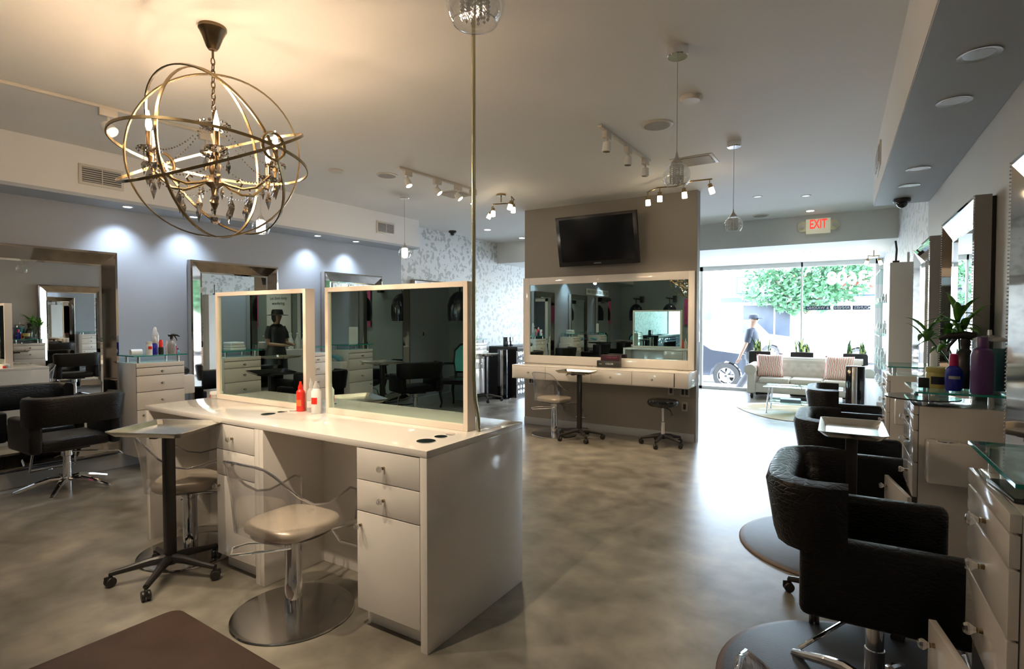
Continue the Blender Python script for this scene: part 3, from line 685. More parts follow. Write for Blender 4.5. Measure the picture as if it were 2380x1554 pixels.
bottle('red_bottle','bright red squeeze bottle between the two island mirrors',(-2.992,2.262,.9185),[(.024,0),(.026,.004),(.026,.125),(.015,.14)],'red_plastic',[(.016,.14),(.016,.155),(.008,.175),(.006,.19)],'red_plastic',lab=(.0265,.035,.075),labm='orange_plastic',rz=.4)
bottle('clear_bottle','half-clear bottle with frosted cap between red and white bottles',(-2.918,2.285,.9185),[(.025,0),(.027,.004),(.027,.10),(.024,.13),(.014,.15)],'milky',[(.014,.15),(.014,.18),(.008,.19),(.008,.21)],'milky',lab=(.0275,.03,.07),labm='label_white',rz=.4)
bottle('white_bottle','white bottle with round red label at the foot of the right island mirror',(-2.842,2.262,.9185),[(.028,0),(.030,.004),(.030,.135),(.018,.155)],'white_plastic',[(.018,.155),(.018,.17),(.010,.185),(.008,.20)],'milky',lab=(.0306,.06,.10),labm='red_plastic',rz=.4)
t=bottle('cream_jar','small pale green and white cream jar at left island mirror corner',(-4.03,2.30,.9185),[(.030,0),(.031,.003),(.031,.03)],'milky',[(.033,.03),(.033,.048),(.031,.05)],'white_plastic',lab=(.0315,.005,.028),labm='red_plastic',rz=-.6); t['category']='jar'
# ------------------------------------------------------------ television wall station
t=T('wall_mirror','wide white framed mirror on the taupe partition under the television','mirror',(-2.85,6.87,0))
X0,X1,Z0,Z1=-1.205,1.205,.886,2.095
for nm,a in (('frame_stile',(X0,X0+.105,Z0,Z1)),('frame_stile',(X1-.075,X1,Z0,Z1)),('frame_rail',(X0+.105,X1-.075,Z1-.10,Z1)),('frame_rail',(X0+.105,X1-.075,Z0,Z0+.115))):
    m=MB(); m.box(a[0],a[1],-.035,0,a[2],a[3],.003); m.out(nm,'white_gloss',t)
m=MB(); m.box(X0+.10,X1-.07,-.02,-.004,Z0+.11,Z1-.095); m.out('glass','mirror_green',t)
t=T('wall_counter','floating pink-white drawer counter on the partition wall','counter',(-2.85,6.87,0))
m=MB(); m.box(-1.155,1.235,-.42,0,.70,.885,.003); m.out('body','white_gloss',t)
m=MB(); m.box(-1.135,1.08,-.4225,-.418,.712,.872); m.out('seam_shadow','laminate_seam',t)
xs=[-3.98,-3.476,-2.82,-2.285,-1.775]
for k in range(4):
    m=MB(); m.box(xs[k]+2.853,xs[k+1]+2.847,-.436,-.42,.714,.870,.001); d=m.out('drawer','white_gloss',t); knob(d,(xs[k]+xs[k+1])/2+2.85,-.436,.79)
for cx,cy,r in ((-.13,-.10,.036),(-.03,-.10,.026),(.04,-.10,.019),(1.06,-.1,.036),(1.14,-.1,.024)):
    m=MB(); m.lathe([(r-.004,0),(r+.005,0),(r+.005,.004),(r-.004,.004)],20,(cx,cy,.885)); m.mi=1; m.lathe([(r-.004,.001),(.001,.001)],20,(cx,cy,.885)); m.out('tool_ring',['antique_brass','black_gloss'],t)
t=T('product_box','long black printed colour box at the bottom of the stack on the floating counter','box',(-2.70,6.74,.8855),R(4),'stacked colour boxes')
m=MB(); m.box(-.15,.15,-.05,.05,0,.085,.002); m.out('carton','wax_box',t); text('print','COLOR',.03,'paper',t,Matrix.Translation((.02,-.0505,.045))@RX); text('print','ion',.03,'yellow_jar',t,Matrix.Translation((-.10,-.0505,.045))@RX)
t=T('product_box','dark printed box on top of the stack on the floating counter','box',(-2.675,6.745,.9712),R(3),'stacked colour boxes')
m=MB(); m.box(-.125,.125,-.045,.045,0,.075,.002); m.out('carton','box_print',t); text('print','COLOR CREAM',.022,'magenta',t,Matrix.Translation((.02,-.0455,.04))@RX)
tag_=T('television','black flat television tilted on the partition wall above the wide mirror','television',(-2.83,6.62,2.53)); tag_.rotation_euler=(R(12),0,0)
m=MB(); m.box(-.555,.555,-.025,.025,-.325,.325,.006); m.out('frame','tv_frame',tag_)
m=MB(); m.box(-.505,.505,-.0265,-.0245,-.265,.29,0); m.out('screen','tv_black',tag_)
text('logo','SAMSUNG',.022,'base_paint',tag_,Matrix.Translation((0,-.0268,-.295))@RX,.0005)
m=MB(); m.box(-.2,.2,.025,.06,-.14,.14,.005); m.box(-.03,.03,.05,.20,-.05,.05); m.box(-.12,.12,.19,.24,-.12,.12); m.out('wall_bracket','black_metal',tag_)
def outlet(label,loc,rz,w=.075,n=1):
    t=T('wall_outlet',label,'outlet',loc,rz); m=MB(); m.box(-w/2,w/2,-.006,0,-.058,.058,.002); m.out('plate','outlet_plate',t)
    for k in range(n):
        m=MB(); x=(k-(n-1)/2)*.045; m.box(x-.017,x+.017,-.008,-.005,-.034,.034,.002); m.out('socket','black_plastic',t)
outlet('double black outlet on partition under left end of floating counter',(-3.93,6.87,.63),0,.12,2)
outlet('single black outlet on partition left of the double one under the counter right end',(-1.93,6.87,.62),0)
outlet('double black outlet on partition under right end of floating counter',(-1.76,6.87,.61),0,.12,2)
outlet('lowest single black outlet on partition behind the black stool',(-1.76,6.87,.43),0)
outlet('outlet plate on blue wall near the dryer corner, seen in reflection',LW(0,-2.85,1.25),RZL)
# ------------------------------------------------------------ seating and stands
acrylic_chair('clear shell chair with gold seat pulled under the island, nearest',(-2.425,1.78,0),R(2))
acrylic_chair('clear shell chair with gold seat behind the near tray stand at the island',(-3.63,1.90,0),R(-38))
acrylic_chair('clear shell chair with gold seat at the floating counter under the television',(-3.33,6.42,0),R(-12))
acrylic_chair('clear chair back edge poking up at the bottom edge near the right cabinets',RW(.13,1.15),R(-80),bz=-.03)
acrylic_chair('clear shell chair on the window side of the island, seen in reflection',(-2.42,2.92,0),PI)
styling_chair('black croc leather salon chair on star base before the leftmost mirror',LW(.45,2.06),RZL+R(2))
styling_chair('black croc leather salon chair behind the left end of the island',LW(.50,3.87),RZL)
styling_chair('black croc leather salon chair hidden behind the right island mirror',LW(.50,5.66),RZL)
styling_chair('black croc leather salon chair before the last blue wall mirror, seen in reflection',LW(.66,-1.85),RZL+R(25))
styling_chair('black croc salon chair behind the camera before a blue wall mirror, seen in reflection',LW(.52,.0),RZL)
styling_chair('nearest black croc leather chair on the right in front of the open cabinet door',RW(.14,2.50),RZR,base='star',dz=.075)
styling_chair('black croc leather chair behind the right tray stand, middle of three on the right',RW(.13,4.22),RZR,base='star',dz=.02)
styling_chair('farthest black croc leather chair on the right, nearest the white sofa',RW(.12,5.95),RZR,base='star',dz=.02)
tray_stand('near tray stand with steel tray beside the left end of the island',(-3.385,1.655,0),0,R(25),.865,.06,-.03,w=.225,d=.205)
tray_stand('tray stand with steel tray in front of the floating counter',(-2.93,6.33,0),0,R(0),.84,.0,-.09,w=.235,d=.15)
tray_stand('tray stand with steel tray between the right-hand leather chairs',RW(.07,3.30),RZR+R(90),R(0),.93,.0,.0,w=.145,d=.24)
tray_stand('black tray stand with white tray beside the far reception desk',(-5.78,8.40,0),0,R(10),.85,w=.2,d=.15)
tray_stand('dark tray stand before the towel cabinet, seen in the left island mirror',(-5.35,.95,0),0,R(20),.92,dark=True)
tray_stand('steel tray stand before the magazine cabinet, seen in the right island mirror',(-5.35,-.70,0),0,R(12),.92)
t=T('rolling_stool','round black padded stool on casters under the floating counter','stool',(-1.93,6.53,0))
m=MB(); m.lathe([(.001,.475),(.165,.475),(.18,.49),(.185,.515),(.178,.54),(.15,.552),(.001,.556)],36); m.out('seat','black_gloss',t)
m=MB(); m.lathe([(.178,.505),(.187,.509),(.178,.513)],36); m.out('seat_piping','black_plastic',t)
m=MB(); m.lathe([(.001,.09),(.025,.09),(.025,.28),(.014,.285),(.014,.45),(.001,.45)],20); m.out('column','chrome',t)
m=MB(); m.box(-.05,.05,-.05,.05,.45,.475,.004); m.out('seat_plate','black_metal',t)
m=MB(); m.tube([(.03,0,.455),(.09,-.02,.43),(.12,-.03,.37)],[.006,.007,.011],8); m.out('lever','black_plastic',t)
five_star(t,.25,.10,.9)
# mats
def mat_round(label,c,r,a=0):
    t=T('floor_mat',label,'mat',c)
    m=MB(); m.lathe([(.001,0),(r,0),(r,.006),(r-.035,.018),(.001,.019)],64); m.out('pad','blue_mat',t)
    m=MB(); m.lathe([(r-.002,0),(r+.008,.004),(r-.004,.012)],64); m.out('edge','mat_edge',t)
mat_round('round dark anti-fatigue mat under the nearest right leather chair',RW(.17,2.54,.0005),.60)
mat_round('round dark anti-fatigue mat under the middle right leather chair',RW(.03,4.17,.0005),.60)
t=T('floor_mat','brown rectangular anti-fatigue mat at the bottom left of the floor','mat',(-2.42,.98,.0005),R(-2))
def rrect(a,b2,r,z,n=5):
    o=[]
    for cx,cy,s in ((a-r,b2-r,0),(-a+r,b2-r,90),(-a+r,-b2+r,180),(a-r,-b2+r,270)):
        for k in range(n+1): an=R(s+90*k/n); o.append((cx+r*math.cos(an),cy+r*math.sin(an),z))
    return o
m=MB(); m.skinrings([m.ring(rrect(.56,.48,.06,0)),m.ring(rrect(.56,.48,.06,.006)),m.ring(rrect(.53,.45,.05,.019))]); m.out('pad','brown_mat',t)
# ------------------------------------------------------------ chandelier
CH=Vector((-2.95,1.70,0)); CZ=2.385
t=T('chandelier','bronze orb chandelier with crystal drops and candle bulbs over the island','chandelier',CH)
m=MB(); m.lathe([(.001,2.945),(.022,2.95),(.032,2.965),(.052,3.02),(.066,3.05),(.070,3.055),(.070,3.07),(.001,3.07)],24); m.out('canopy','dark_brass',t)
m=MB(); m.cyl((0,0,2.95),(0,0,2.905),.006,n=10)
zz=2.905; k=0
while zz>2.62:
    pts=[]
    for i in range(10):
        a=2*PI*i/10; x=.010*math.cos(a); y=.021*math.sin(a); pts.append((x if k%2 else 0,0 if k%2 else x,zz-.018+y))
    m.tube(pts,.0033,6,closed=True); zz-=.031; k+=1
m.out('chain','dark_brass',t)
cam_r=Vector((.5,.866,0)); cam_f=Vector((-.866,.5,0)); up=Vector((0,0,1))
C0=Vector((0,0,CZ))
def ringc(u,v,r,nm='orb_ring'):
    u=u.normalized(); v=(v-u*v.dot(u)).normalized(); m=MB(); M_=60
    w=u.cross(v)
    rings=[]
    for i in range(M_):
        a=2*PI*i/M_; d=u*math.cos(a)+v*math.sin(a)
        rings.append(m.ring([C0+d*(r+.0035)+w*.007,C0+d*(r+.0035)-w*.007,C0+d*(r-.0035)-w*.007,C0+d*(r-.0035)+w*.007]))
    m.skinrings(rings,True); m.out(nm,'antique_brass',t,sharp=50)
ringc(up,cam_r*1+cam_f*(-.30),.435); ringc(up,cam_r*.55+cam_f*.85,.435)
H=(cam_r*.57-up*.03-cam_f*.82).normalized()
ringc(H,-cam_r*.98+up*.10-cam_f*.2,.475); ringc(H,cam_r*.80+up*.42+cam_f*.25,.475); ringc(H,-cam_r*.55+up*.80-cam_f*.1,.455)
for s in (1,-1):
    m=MB(); c=C0+H*(.462*s); a_=H.cross(up).normalized(); b_=H.cross(a_); pts=[c+(a_*math.cos(2*PI*i/24)+b_*math.sin(2*PI*i/24))*.066 for i in range(24)]
    m.tube(pts,.0085,8,closed=True); m.out('orb_hub','antique_brass',t)
m=MB(); m.lathe([(.001,2.62),(.006,2.62),(.008,2.52),(.018,2.50),(.010,2.47),(.012,2.40),(.022,2.37),(.034,2.33),(.020,2.28),(.045,2.25),(.050,2.235),(.02,2.21),(.012,2.16),(.02,2.13),(.008,2.10),(.001,2.09)],20); m.out('centre_column','dark_brass',t)
for z_,r_ in ((2.555,.075),(2.40,.06)):
    m=MB(); 
    for i in range(16): a=2*PI*i/16; m.ball((r_*math.cos(a),r_*math.sin(a),z_),.010,8); m.ball((r_*.6*math.cos(a),r_*.6*math.sin(a),z_-.025),.009,8)
    m.lathe([(.012,z_-.04),(r_,z_-.012),(r_-.004,z_-.014),(.012,z_-.044)],20); m.out('crystal_tier','smoke_crystal',t,sharp=20)
def drop(par,p,s=1):
    m=MB(); x,y,z=p
    for i,(r,h) in enumerate(((.001,0),(.008,-.012),(.020,-.034),(.022,-.042),(.012,-.062),(.004,-.075),(.001,-.08))): pass
    s*=1.25; m.lathe([(.001,0),(.008*s,-.012*s),(.022*s,-.036*s),(.021*s,-.044*s),(.010*s,-.066*s),(.001,-.085*s)],6,(x,y,z),sy=.45); m.octa((x,y,z+.010),.008,.010); m.octa((x,y,z+.028),.006,.007); m.octa((x,y,z+.042),.006,.007)
    return m.out('crystal_drop','smoke_crystal',par,sharp=1)
def beads(par,a,b2,sag,n=18):
    m=MB(); a=Vector(a); b2=Vector(b2)
    for i in range(n+1):
        f=i/n; p=a.lerp(b2,f)-Vector((0,0,sag*4*f*(1-f))); m.octa(p,.0062,.0062)
    return m.out('bead_strand','smoke_crystal',par,sharp=1)
tips=[]
yawc=math.atan2(cam_r.y,cam_r.x)
for k in range(6):
    a=math.atan2(-cam_f.y,-cam_f.x)+R(2)+2*PI*k/6; c,s=math.cos(a),math.sin(a); Rr=.33
    pts=[]; 
    for f,rr,zz in ((0,.02,2.25),(.15,.07,2.225),(.35,.13,2.205),(.55,.19,2.215),(.7,.225,2.25),(.8,.25,2.275),(.9,.272,2.27),(1,.275,2.30)): pts.append((c*rr*1.2,s*rr*1.2,zz))
    m=MB(); m.tube(pts,.0085,8); m.tube([(c*.13,s*.13,2.205),(c*.15,s*.15,2.235),(c*.135,s*.135,2.255),(c*.118,s*.118,2.245)],.005,6); arm=m.out('arm','antique_brass',t)
    x,y=c*Rr,s*Rr
    m=MB(); m.lathe([(.012,2.315),(.045,2.335),(.052,2.342),(.046,2.343),(.012,2.325)],12,(x,y,0))
    for i in range(10): an=2*PI*i/10; m.octa((x+.05*math.cos(an),y+.05*math.sin(an),2.33),.008,.012)
    m.out('drip_pan','smoke_crystal',arm,sharp=1)
    m=MB(); m.lathe([(.001,2.30),(.013,2.30),(.0135,2.42),(.001,2.42)],14,(x,y,0)); m.out('candle_sleeve','dark_brass',arm)
    m=MB(); m.lathe([(.001,2.42),(.008,2.425),(.014,2.445),(.013,2.465),(.006,2.495),(.001,2.52)],10,(x,y,0)); m.out('bulb','bulb_warm',arm)
    drop(t,(x,y,2.255)); drop(t,(c*.19,s*.19,2.17),.9); drop(t,(x+.05*math.cos(a+1.57),y+.05*math.sin(a+1.57),2.29),.7); drop(t,(x-.05*math.cos(a+1.57),y-.05*math.sin(a+1.57),2.29),.7)
    tips.append((x,y))
    beads(t,(c*.06,s*.06,2.53),(x,y,2.34),.05,20)
for k in range(6):
    a,b2=tips[k],tips[(k+1)%6]; beads(t,(a[0],a[1],2.28),(b2[0],b2[1],2.28),.07,20); drop(t,((a[0]+b2[0])*.26,(a[1]+b2[1])*.26,2.14),.95)
m=MB(); m.ball((0,0,2.045),.028,14); m.cyl((0,0,2.07),(0,0,2.10),.004,n=6); m.out('crystal_ball','smoke_crystal',t,sharp=20)
# ------------------------------------------------------------ pendants
def pendant(label,x,y,glow,zc=2.335,canopy=True):
    t=T('pendant_lamp',label,'lamp',(x,y,0),0,None)
    m=MB(); m.lathe([(.001,HC-.052),(.055,HC-.052),(.06,HC-.045),(.06,HC),(.001,HC)],28); m.out('canopy','chrome',t)
    m=MB(); m.cyl((0,0,HC-.05),(0,0,zc+.12),.0022,n=6); m.out('cord','base_paint',t)
    m=MB(); m.lathe([(.003,zc+.145),(.006,zc+.13),(.010,zc+.11),(.030,zc+.082),(.034,zc+.070),(.001,zc+.070)],18); m.out('cap','brushed',t)
    r=.079; pr=[(.034,.071)]+[(r*math.sin(a),r*math.cos(a)) for a in [R(v) for v in (32,45,60,75,90,105,120,132)]]
    m=MB(); m.lathe([(a,zc+b2) for a,b2 in pr],36,cap=False); m.out('glass_globe','globe_glass',t)
    a,b2=pr[-1]; m=MB(); m.lathe([(a-.003,zc+b2),(a+.001,zc+b2+.001),(a-.001,zc+b2-.002)],36,cap=False); m.out('globe_rim','acrylic_rim',t)
    m=MB()
    for ring_,n in ((.036,13),(.018,7)):
        for k in range(n):
            an=2*PI*k/n
            for q in range(9): m.octa((ring_*math.cos(an),ring_*math.sin(an),zc+.058-q*.0118),.0058,.0062)
    m.out('crystal_strands','crystal_glow' if glow else 'bright_crystal',t,sharp=1)
    if glow: light('pendant_light','POINT',(0,0,zc-.075),8,(1,.85,.65),.03,t)
    return t
pendant('large near crystal pendant cut by the top edge in front of the conduit',-.86,1.20,False)
pendant('crystal pendant with square-edged chrome canopy, nearer of two before the television wall',-.89,3.25,False)
pendant('crystal pendant hanging left of the exit sign, farther one',-.92,5.19,False)
pendant('lit crystal pendant just below the chandelier orb',-4.58,3.06,True)
pendant('lit crystal pendant at the end of the left soffit before the wallpaper',-4.82,5.20,True)
# ------------------------------------------------------------ ceiling fixtures
def downlight(label,p,z,m_='lens_white',r=.06,on=True,power=0,col=(1,1,1),d=None,spot=70,ring='fixture_white',rz=0):
    t=T('recessed_light',label,'ceiling light',(p[0],p[1],z),rz)
    m=MB(); m.lathe([(r*.72,-.002),(r,-.006),(r,.012),(r*.72,.012)],28); m.out('trim_ring',ring,t)
    m=MB(); m.lathe([(.001,-.003),(r*.72,-.003),(r*.72,.010),(.001,.010)],24); m.out('lens',m_ if on else 'brushed',t)
    if power: aim(light('downlight','SPOT',(0,0,-.02),power,col,.03,t,spot=spot,blend=1),d or (0,0,-1))
    return t
wdir=(-.27,0,-1)
for i,(tt,lb) in enumerate(((2.66,'under the left soffit left of the chandelier ring foot'),(3.30,'under the left soffit behind the bottom of the orb chandelier'),(4.90,'under the left soffit, left one above the second blue wall mirror'),(5.55,'under the left soffit, last one toward the wallpaper'),(.75,'under the left soffit out of frame above the leftmost mirror'),(-1.6,'under the left soffit behind the camera'),)):
    downlight('cool recessed downlight '+lb,LW(.24,tt),2.62,'lens_cool',.05,power=38,col=(.72,.85,1),d=wdir,spot=96)
for d_,s_,lb in ((.49,2.97,'nearest in the row under the right soffit'),(.49,3.54,'second in the row under the right soffit'),(.49,4.98,'third in the row under the right soffit'),(.49,5.56,'fourth in the row under the right soffit, before the black dome')):
    downlight('switched-off recessed spot, '+lb,RW(d_,s_),2.60,on=False,r=.075,ring='brushed')
downlight('lit recessed light in the ceiling right above the exit sign',(-.56,9.05),HC,'lens_white',.07,power=30)
downlight('small unlit recessed light in the ceiling left of the far pendant cord',(-1.07,7.66),HC,on=False)
downlight('small green-lit recessed light in the ceiling right of the far pendant',(-.54,7.93),HC,on=False)
downlight('lit recessed light in the far left ceiling near the wallpaper',(-5.46,7.98),HC,'lens_white',.075,power=30)
downlight('lit recessed light in the far left ceiling by the partition edge',(-5.44,9.12),HC,'lens_white',.075,power=30)
for i,(x,y) in enumerate(((-5.0,-1.2),(-3.0,-1.6),(-1.0,-1.4),(-1.2,-2.8),(-4.2,-2.8))):
    downlight(('recessed light behind the camera seen in reflection, '+('over the blue wall chairs','over the middle of the floor','over the right stations','in the right rear corner','by the rear doorway')[i]),(x,y),HC,'lens_white',.075,power=45,col=(1,.93,.82),spot=110)
for x,y,lb in ((-1.9,11.0,'left one in the low ceiling above the sofa'),(-.7,10.6,'middle one in the low ceiling above the sofa'),(-.25,11.6,'right one in the low ceiling above the sofa')):
    downlight('recessed light, '+lb,(x,y),2.65,'lens_white',.06)
def ceil_disc(name,label,cat,p,z,r,m_,h=.012):
    t=T(name,label,cat,(p[0],p[1],z)); m=MB(); m.lathe([(.001,-h),(r*.86,-h),(r,-h*.5),(r,0),(.001,0)],32); m.out('rim','fixture_white',t); m=MB(); m.lathe([(.001,-h-.001),(r*.82,-h-.001),(r*.82,-h+.001),(.001,-h+.001)],32); m.out('grille',m_,t)
ceil_disc('ceiling_speaker','round grey ceiling speaker left of the near pendant cord','speaker',(-1.37,4.42),HC,.125,'speaker_grille')
ceil_disc('ceiling_speaker','round grey ceiling speaker left of the left track light','speaker',(-4.33,4.40),HC,.115,'speaker_grille')
ceil_disc('ceiling_speaker','round grey ceiling speaker left of the exit sign','speaker',(-1.22,9.05),HC,.12,'speaker_grille')
ceil_disc('smoke_detector','round white smoke detector right of the near pendant cord','smoke detector',(-1.0,4.0),HC,.075,'white_plastic',.03)
ceil_disc('smoke_detector','flat beige smoke detector right of the orb chandelier','smoke detector',(-4.65,3.98),HC,.075,'fixture_white',.02)
def dome(label,p,z):
    t=T('security_camera',label,'security camera',(p[0],p[1],z)); m=MB(); m.lathe([(.001,-.035),(.06,-.035),(.068,-.025),(.068,.01),(.001,.01)],24); m.out('housing','black_plastic',t); m=MB(); m.ball((0,0,-.04),.045,16); m.out('dome','black_gloss',t)
dome('black dome camera on the underside of the right soffit',RW(.49,6.14),2.60)
dome('black dome camera on the far left ceiling by the wallpaper',(-6.05,7.75),HC)
def cvent(label,c,rz,w=.32,d=.32):
    t=T('ceiling_vent',label,'vent',(c[0],c[1],HC),rz); m=MB(); m.box(-w/2,w/2,-d/2,d/2,-.006,0,.002); m.out('frame','fixture_white',t); m=MB()
    m.box(-w/2+.03,w/2-.03,-d/2+.03,d/2-.03,-.0072,-.006); m.out('opening','vent_dark',t)
    m=MB()
    for k in range(11): y=-d/2+.04+k*(d-.08)/10; m.box(-w/2+.03,w/2-.03,y-.0035,y+.0035,-.016,-.006,M=None)
    m.out('slats','fixture_white',t)
cvent('square slatted vent in the ceiling behind the near pendant cord',(-1.36,5.60),R(0),.40,.34)
cvent('square vent in the ceiling behind the left track light',(-4.25,5.50),R(0),.36,.36)
def wvent(label,loc,rz,w,h):
    t=T('wall_vent',label,'vent',loc,rz); m=MB(); m.box(-w/2,w/2,-.012,0,-h/2,h/2,.003); m.out('frame','fixture_white',t); m=MB(); m.box(-w/2+.025,w/2-.025,-.0135,-.011,-h/2+.025,h/2-.025); m.out('opening','vent_dark',t)
    m=MB(); n=int((h-.06)/.016)
    for k in range(n): z=-h/2+.034+k*(h-.068)/(n-1); m.box(-w/2+.025,w/2-.025,-.02,-.012,z-.003,z+.003)
    m.box(-.003,.003,-.02,-.012,-h/2+.025,h/2-.025); m.out('slats','fixture_white',t)
wvent('large slatted air grille on the left soffit face by the chandelier',LW(.414,2.38,2.825),RZL,.36,.185)
wvent('small slatted air grille on the left soffit face near its far end',LW(.414,5.96,2.85),RZL,.36,.18)
wvent('narrow air grille on the right soffit face near its far end',RW(.285,5.6,2.85),RZR,.5,.2)
# track lights
def track(label,a,b2,heads,on,group=None,z=HC,wide=.034,lens='lens_warm',power=0,dirs=None,hs=1):
    a=Vector((a[0],a[1],0)); b2=Vector((b2[0],b2[1],0)); d=(b2-a); L_=d.length; rz=math.atan2(d.y,d.x)
    t=T('track_light',label,'track light',(a.x,a.y,z),rz,group)
    m=MB(); m.box(0,L_,-wide/2,wide/2,-.022,0,.003); m.out('rail','fixture_white',t)
    for i,f in enumerate(heads):
        x=f*L_; dd=Vector((dirs[i] if dirs else (0,0,-1))).normalized()
        m=MB(); m.box(x-.05*hs,x+.05*hs,-.022,.022,-.075,-.020,.004); m.cyl((x,0,-.07),(x,0,-.12*hs-.01),.010,n=10); h=m.out('adapter','fixture_white',t)
        c=Vector((x,0,-.135*hs)); m=MB(); m.cyl(c-dd*.03*hs,c+dd*.045*hs,.032*hs,.038*hs,n=18); m.out('lamp_head','white_plastic',h)
        m=MB(); m.cyl(c+dd*.0455*hs,c+dd*.0475*hs,.030*hs,n=18); m.out('lens',lens if on else 'brushed',h)
        if power: o=light('track_spot','SPOT',c+dd*.06*hs,power,(1,.82,.6),.02,t,spot=75,blend=.8); aim(o,dd)
    return t
track('lit white track light at top left beside the orb chandelier',(-4.86,.55),(-4.60,2.75),(.32,.62,.93),True,power=22,dirs=[(.0,.25,-1),(.35,-.75,-.75),(0,.3,-1)],hs=1.15)
track('lit track light with four heads in the ceiling left of the conduit',(-3.99,4.22),(-3.90,5.45),(.10,.46,.74,.96),True,power=22,dirs=[(.1,-.5,-1),(.3,-.6,-.8),(.3,-.6,-.8),(0,0,-1)])
track('switched-off track light in the ceiling left of the near pendant',(-1.76,4.17),(-1.735,5.36),(.12,.52,.90),False,dirs=[(0,.05,-1)]*3)
def spot_bar(label,pts,heads,z=2.97,power=3.2):
    t=T('spotlight_bar',label,'ceiling light',(0,0,0))
    P=[Vector((x,y,z)) for x,y in pts]; n=len(P)
    mid=(P[0]+P[-1])/2; m=MB(); m.lathe([(.001,HC-.025),(.06,HC-.025),(.06,HC),(.001,HC)],20,(mid.x,mid.y,0)); m.cyl((mid.x,mid.y,HC-.02),(mid.x,mid.y,z),.008,n=8); m.out('canopy','antique_brass',t)
    m=MB(); m.tube(P,.008,8); m.out('bar','antique_brass',t)
    for (f,dr) in heads:
        q=f*(n-1); i=min(int(q),n-2); c=P[i].lerp(P[i+1],q-i); dd=Vector(dr).normalized()
        m=MB(); m.cyl(c,c+Vector((0,0,-.05)),.005,n=8); e=c+Vector((0,0,-.05)); m.cyl(e,e+dd*.045,.022,.024,n=16); h=m.out('lamp_holder','antique_brass',t)
        m=MB(); m.cyl(e+dd*.045,e+dd*.105,.026,.028,n=16); m.out('frosted_shade','frosted_glow',h)
        aim(light('bar_light','SPOT',tuple(e+dd*.12),power*9,(1,.76,.48),.03,t,spot=120,blend=1),(dd.x*.5,dd.y*.5-.1,-1))
spot_bar('curved brass spotlight bar with four glowing glass shades left of the partition',[(-4.05,6.02),(-3.92,5.86),(-3.74,5.92),(-3.56,5.78),(-3.50,5.62)],[(0,(-.5,-.2,-1)),(.22,(.2,-.3,-1)),(.72,(.1,-.2,-1)),(.98,(-.2,-.2,-1))])
spot_bar('curved brass spotlight bar with four glowing glass shades above the television wall',[(-2.05,6.25),(-1.88,6.10),(-1.68,6.14),(-1.48,6.0),(-1.28,6.02)],[(.02,(.05,0,-1)),(.28,(0,0,-1)),(.62,(.1,0,-1)),(.97,(.3,0,-1))])
spot_bar('small cluster of lit spots at the window top by the display case',[(.18,10.9),(.26,11.0),(.34,10.95)],[(0,(-.3,-.3,-1)),(.95,(.3,-.3,-1))],z=2.56,power=3)
# exit sign
t=T('exit_sign','beige EXIT sign with red letters and two emergency lamps on the front beam','exit sign',(-.475,9.45,2.90))
m=MB(); m.skinrings([m.ring([(x,y,z) for x,z in [(-.25,-.07),(-.27,-.02),(-.27,.03),(-.22,.075),(.22,.075),(.27,.03),(.27,-.02),(.22,-.07)]]) for y in (0,-.045)]); m.out('housing','exit_shell',t)
m=MB(); m.box(-.16,.16,-.06,-.03,-.115,.105,.006); m.out('face','exit_face',t)
text('lettering','EXIT',.185,'exit_red',t,Matrix.Translation((0,-.0605,.02))@RX,.002,bold=.004,sx=.60)
for s in (-1,1): m=MB(); m.lathe([(.001,0),(.028,0),(.032,.03),(.001,.032)],18,M=Matrix.Translation((s*.215,-.045,0))@Matrix.Rotation(PI/2,4,'X')); m.out('emergency_lamp','brushed',t)
# ------------------------------------------------------------ sofa and waiting area
def cushion(name,m_,par,cx,cy,cz,w,d,h,M=None,p=.35):
    m=MB(); n=12; 
    top=[[None]*(n+1) for _ in range(n+1)]; bot=[[None]*(n+1) for _ in range(n+1)]
    for i in range(n+1):
        for j in range(n+1):
            u=i/n*2-1; v=j/n*2-1; q=((1-u**4)*(1-v**4))**p
            x=u*w/2*(1-.06*(1-abs(v))**1); y=v*d/2*(1-.06*(1-abs(u))); 
            top[i][j]=m.bm.verts.new((cx+x,cy+y,cz+h/2*q)); bot[i][j]=top[i][j] if i in(0,n) or j in (0,n) else m.bm.verts.new((cx+x,cy+y,cz-h/2*q))
    for i in range(n):
        for j in range(n):
            for g in (top,bot):
                f=m.bm.faces.new((g[i][j],g[i+1][j],g[i+1][j+1],g[i][j+1])); f.smooth=True
    if M is not None: bmesh.ops.transform(m.bm,matrix=M,verts=m.bm.verts[:])
    return m.out(name,m_,par,sharp=0)
sf=T('sofa','cream tufted rolled-arm sofa in front of the shop window','sofa',(-.73,11.71,0))
m=MB(); m.box(-.86,.86,-.36,.30,.12,.30,.02,3); m.out('base','sofa_fabric',sf)
for k in range(3): m=MB(); m.box(-.80+k*.535,-.80+(k+1)*.535-.005,-.38,.15,.30,.41,.04,3); m.out('seat_cushion','sofa_fabric',sf)
m=MB(); nx,nz=44,12; g=[]
but=[(x*.17+(.085 if r else 0)-.77,.50+.10*r) for r in (0,1,2) for x in range(10)]
for i in range(nx+1):
    col=[]
    for j in range(nz+1):
        x=-.84+1.68*i/nx; zz=.36+.36*j/nz; dent=sum(math.exp(-(((x-bx)**2+(zz-bz)**2)/.0011)) for bx,bz in but)
        col.append(m.bm.verts.new((x,.16-.03*math.sin(PI*j/nz)+.035*dent+.05*(j/nz),zz)))
    g.append(col)
for i in range(nx):
    for j in range(nz): f=m.bm.faces.new((g[i][j],g[i+1][j],g[i+1][j+1],g[i][j+1])); f.smooth=True
